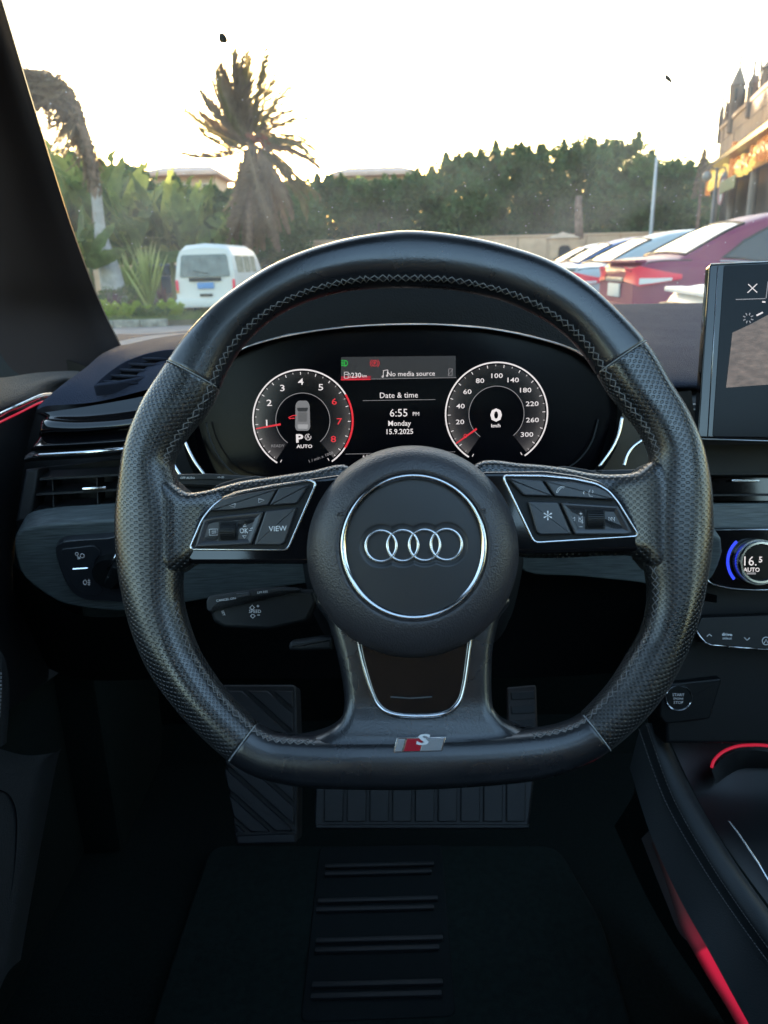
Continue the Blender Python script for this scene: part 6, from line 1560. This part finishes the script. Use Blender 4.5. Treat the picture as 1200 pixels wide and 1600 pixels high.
# ---- white van
def van():
    Y = 21.2; x = GX(321, Y, .8); az = R(5)
    o = empty('white_van', Matrix.Translation((x, Y, GZ)) @ Matrix.Rotation(R(90)-az, 4, 'Z'), 'small white van with tinted rear window driving away beyond the wheel', 'van')
    L = 3.5
    rows = []
    for X in (0, .05, .14, .35, .8, 1.6, 2.4, 2.8, 3.05, 3.3, 3.45, L):
        k = sstep(0, .14, X); top = 1.86-.10*(1-k)-.75*sstep(2.55, 3.45, X)**1.1; lo = .27; w = .84-.03*(1-k)-.08*sstep(3.0, L, X)
        pr_ = [(.90, lo), (.985, lo+.08), (1.0, .60), (1.0, .98), (.955, 1.2 if top > 1.25 else top-.1), (.90, min(1.52, top-.16) if top > 1.4 else top-.07), (.80, min(1.70, top-.06)), (.62, top-.02), (0, top+.02)]
        sd__ = [Vector((X + .12*sstep(.9, 1.86, z)*(1 if X < .2 else 0), w*q, z)) for q, z in pr_]
        rows.append(sd__+[Vector((v.x, -v.y, v.z)) for v in reversed(sd__[:-1])])
    vp = wing('van_paint', (.62, .58, .55), .45)
    fix(loft('body', rows, vp, o, autosm=45)); mo('tailgate', [v+Vector((-.001, 0, 0)) for v in rows[0]], [tuple(range(len(rows[0])))], vp, o, False)
    vg = mat('van_glass', (.09, .095, .09), .12, spec=.6, var=.5, vscale=4); lg = mat('van_side_glass', (.45, .40, .31), .2, spec=.6, var=.3, vscale=5)
    rwn = plate('rear_window', rounded([(-.68, 1.04), (.68, 1.04), (.61, 1.60), (-.61, 1.60)], .07), 0, .012, .004, vg, o); rwn.matrix_local = Matrix(((0, -.0, -1, -.0), (-1, 0, 0, 0), (0, 1, 0, 0), (0, 0, 0, 1))) @ Matrix.Rotation(0, 4, 'X')
    rwn.matrix_local = Matrix(((0, .13, -1, -.135), (-1, 0, 0, 0), (0, 1, .13, 0), (0, 0, 0, 1)))
    gk = tube('window_seal', [(p.x, p.y, .006) for p in rounded([(-.69, 1.03), (.69, 1.03), (.62, 1.61), (-.62, 1.61)], .07)], .012, blk, o, closed=True, n=6); gk.matrix_local = rwn.matrix_local.copy()
    for s in (-1, 1):
        for a, b in ((.30, 1.05), (1.10, 1.80), (1.85, 2.45)):
            w_ = plate('side_window', rounded([(a, 1.06), (b, 1.06), (b-.02, 1.56), (a+.02, 1.56)], .05), 0, .01, .003, lg, o)
            # lean with the body side
            w_.matrix_local = Matrix(((1, 0, 0, 0), (0, -s*.12, s*1, s*(.805+.135)), (0, 1, .12, 0), (0, 0, 0, 1)))
        box('tail_lamp', (-.012, s*.765, .84), (.04, .07, .26), redl, o, .012); box('indicator', (-.014, s*.765, .68), (.04, .07, .07), mat('indicator_amber', (.6, .2, .03), .3) if s < 0 else bpy.data.materials['indicator_amber'], o, .01)
        wheel_at(o, .75, s*.63, .29, s); wheel_at(o, 2.75, s*.63, .29, s)
        box('side_moulding', (1.7, s*.845, .72), (3.0, .02, .05), blk, o, .006); box('mirror', (3.0, s*.96, 1.2), (.1, .18, .2), blk, o, .03)
    box('bumper', (-.05, 0, .38), (.14, 1.64, .22), vp, o, .04); box('number_plate', (-.012, .0, .82), (.03, .44, .16), plateb, o, .006); box('plate_lamp', (-.016, 0, .98), (.05, .86, .09), blk, o, .01); box('handle', (-.018, 0, .58), (.04, .34, .07), blk, o, .01)
    tube('wiper', [(-.03, -.1, 1.12), (-.0, .3, 1.2)], .01, blk, o, n=5); tube('aerial', [(2.6, .5, 1.7), (2.4, .5, 2.3)], .008, blk, o, n=5)
van()
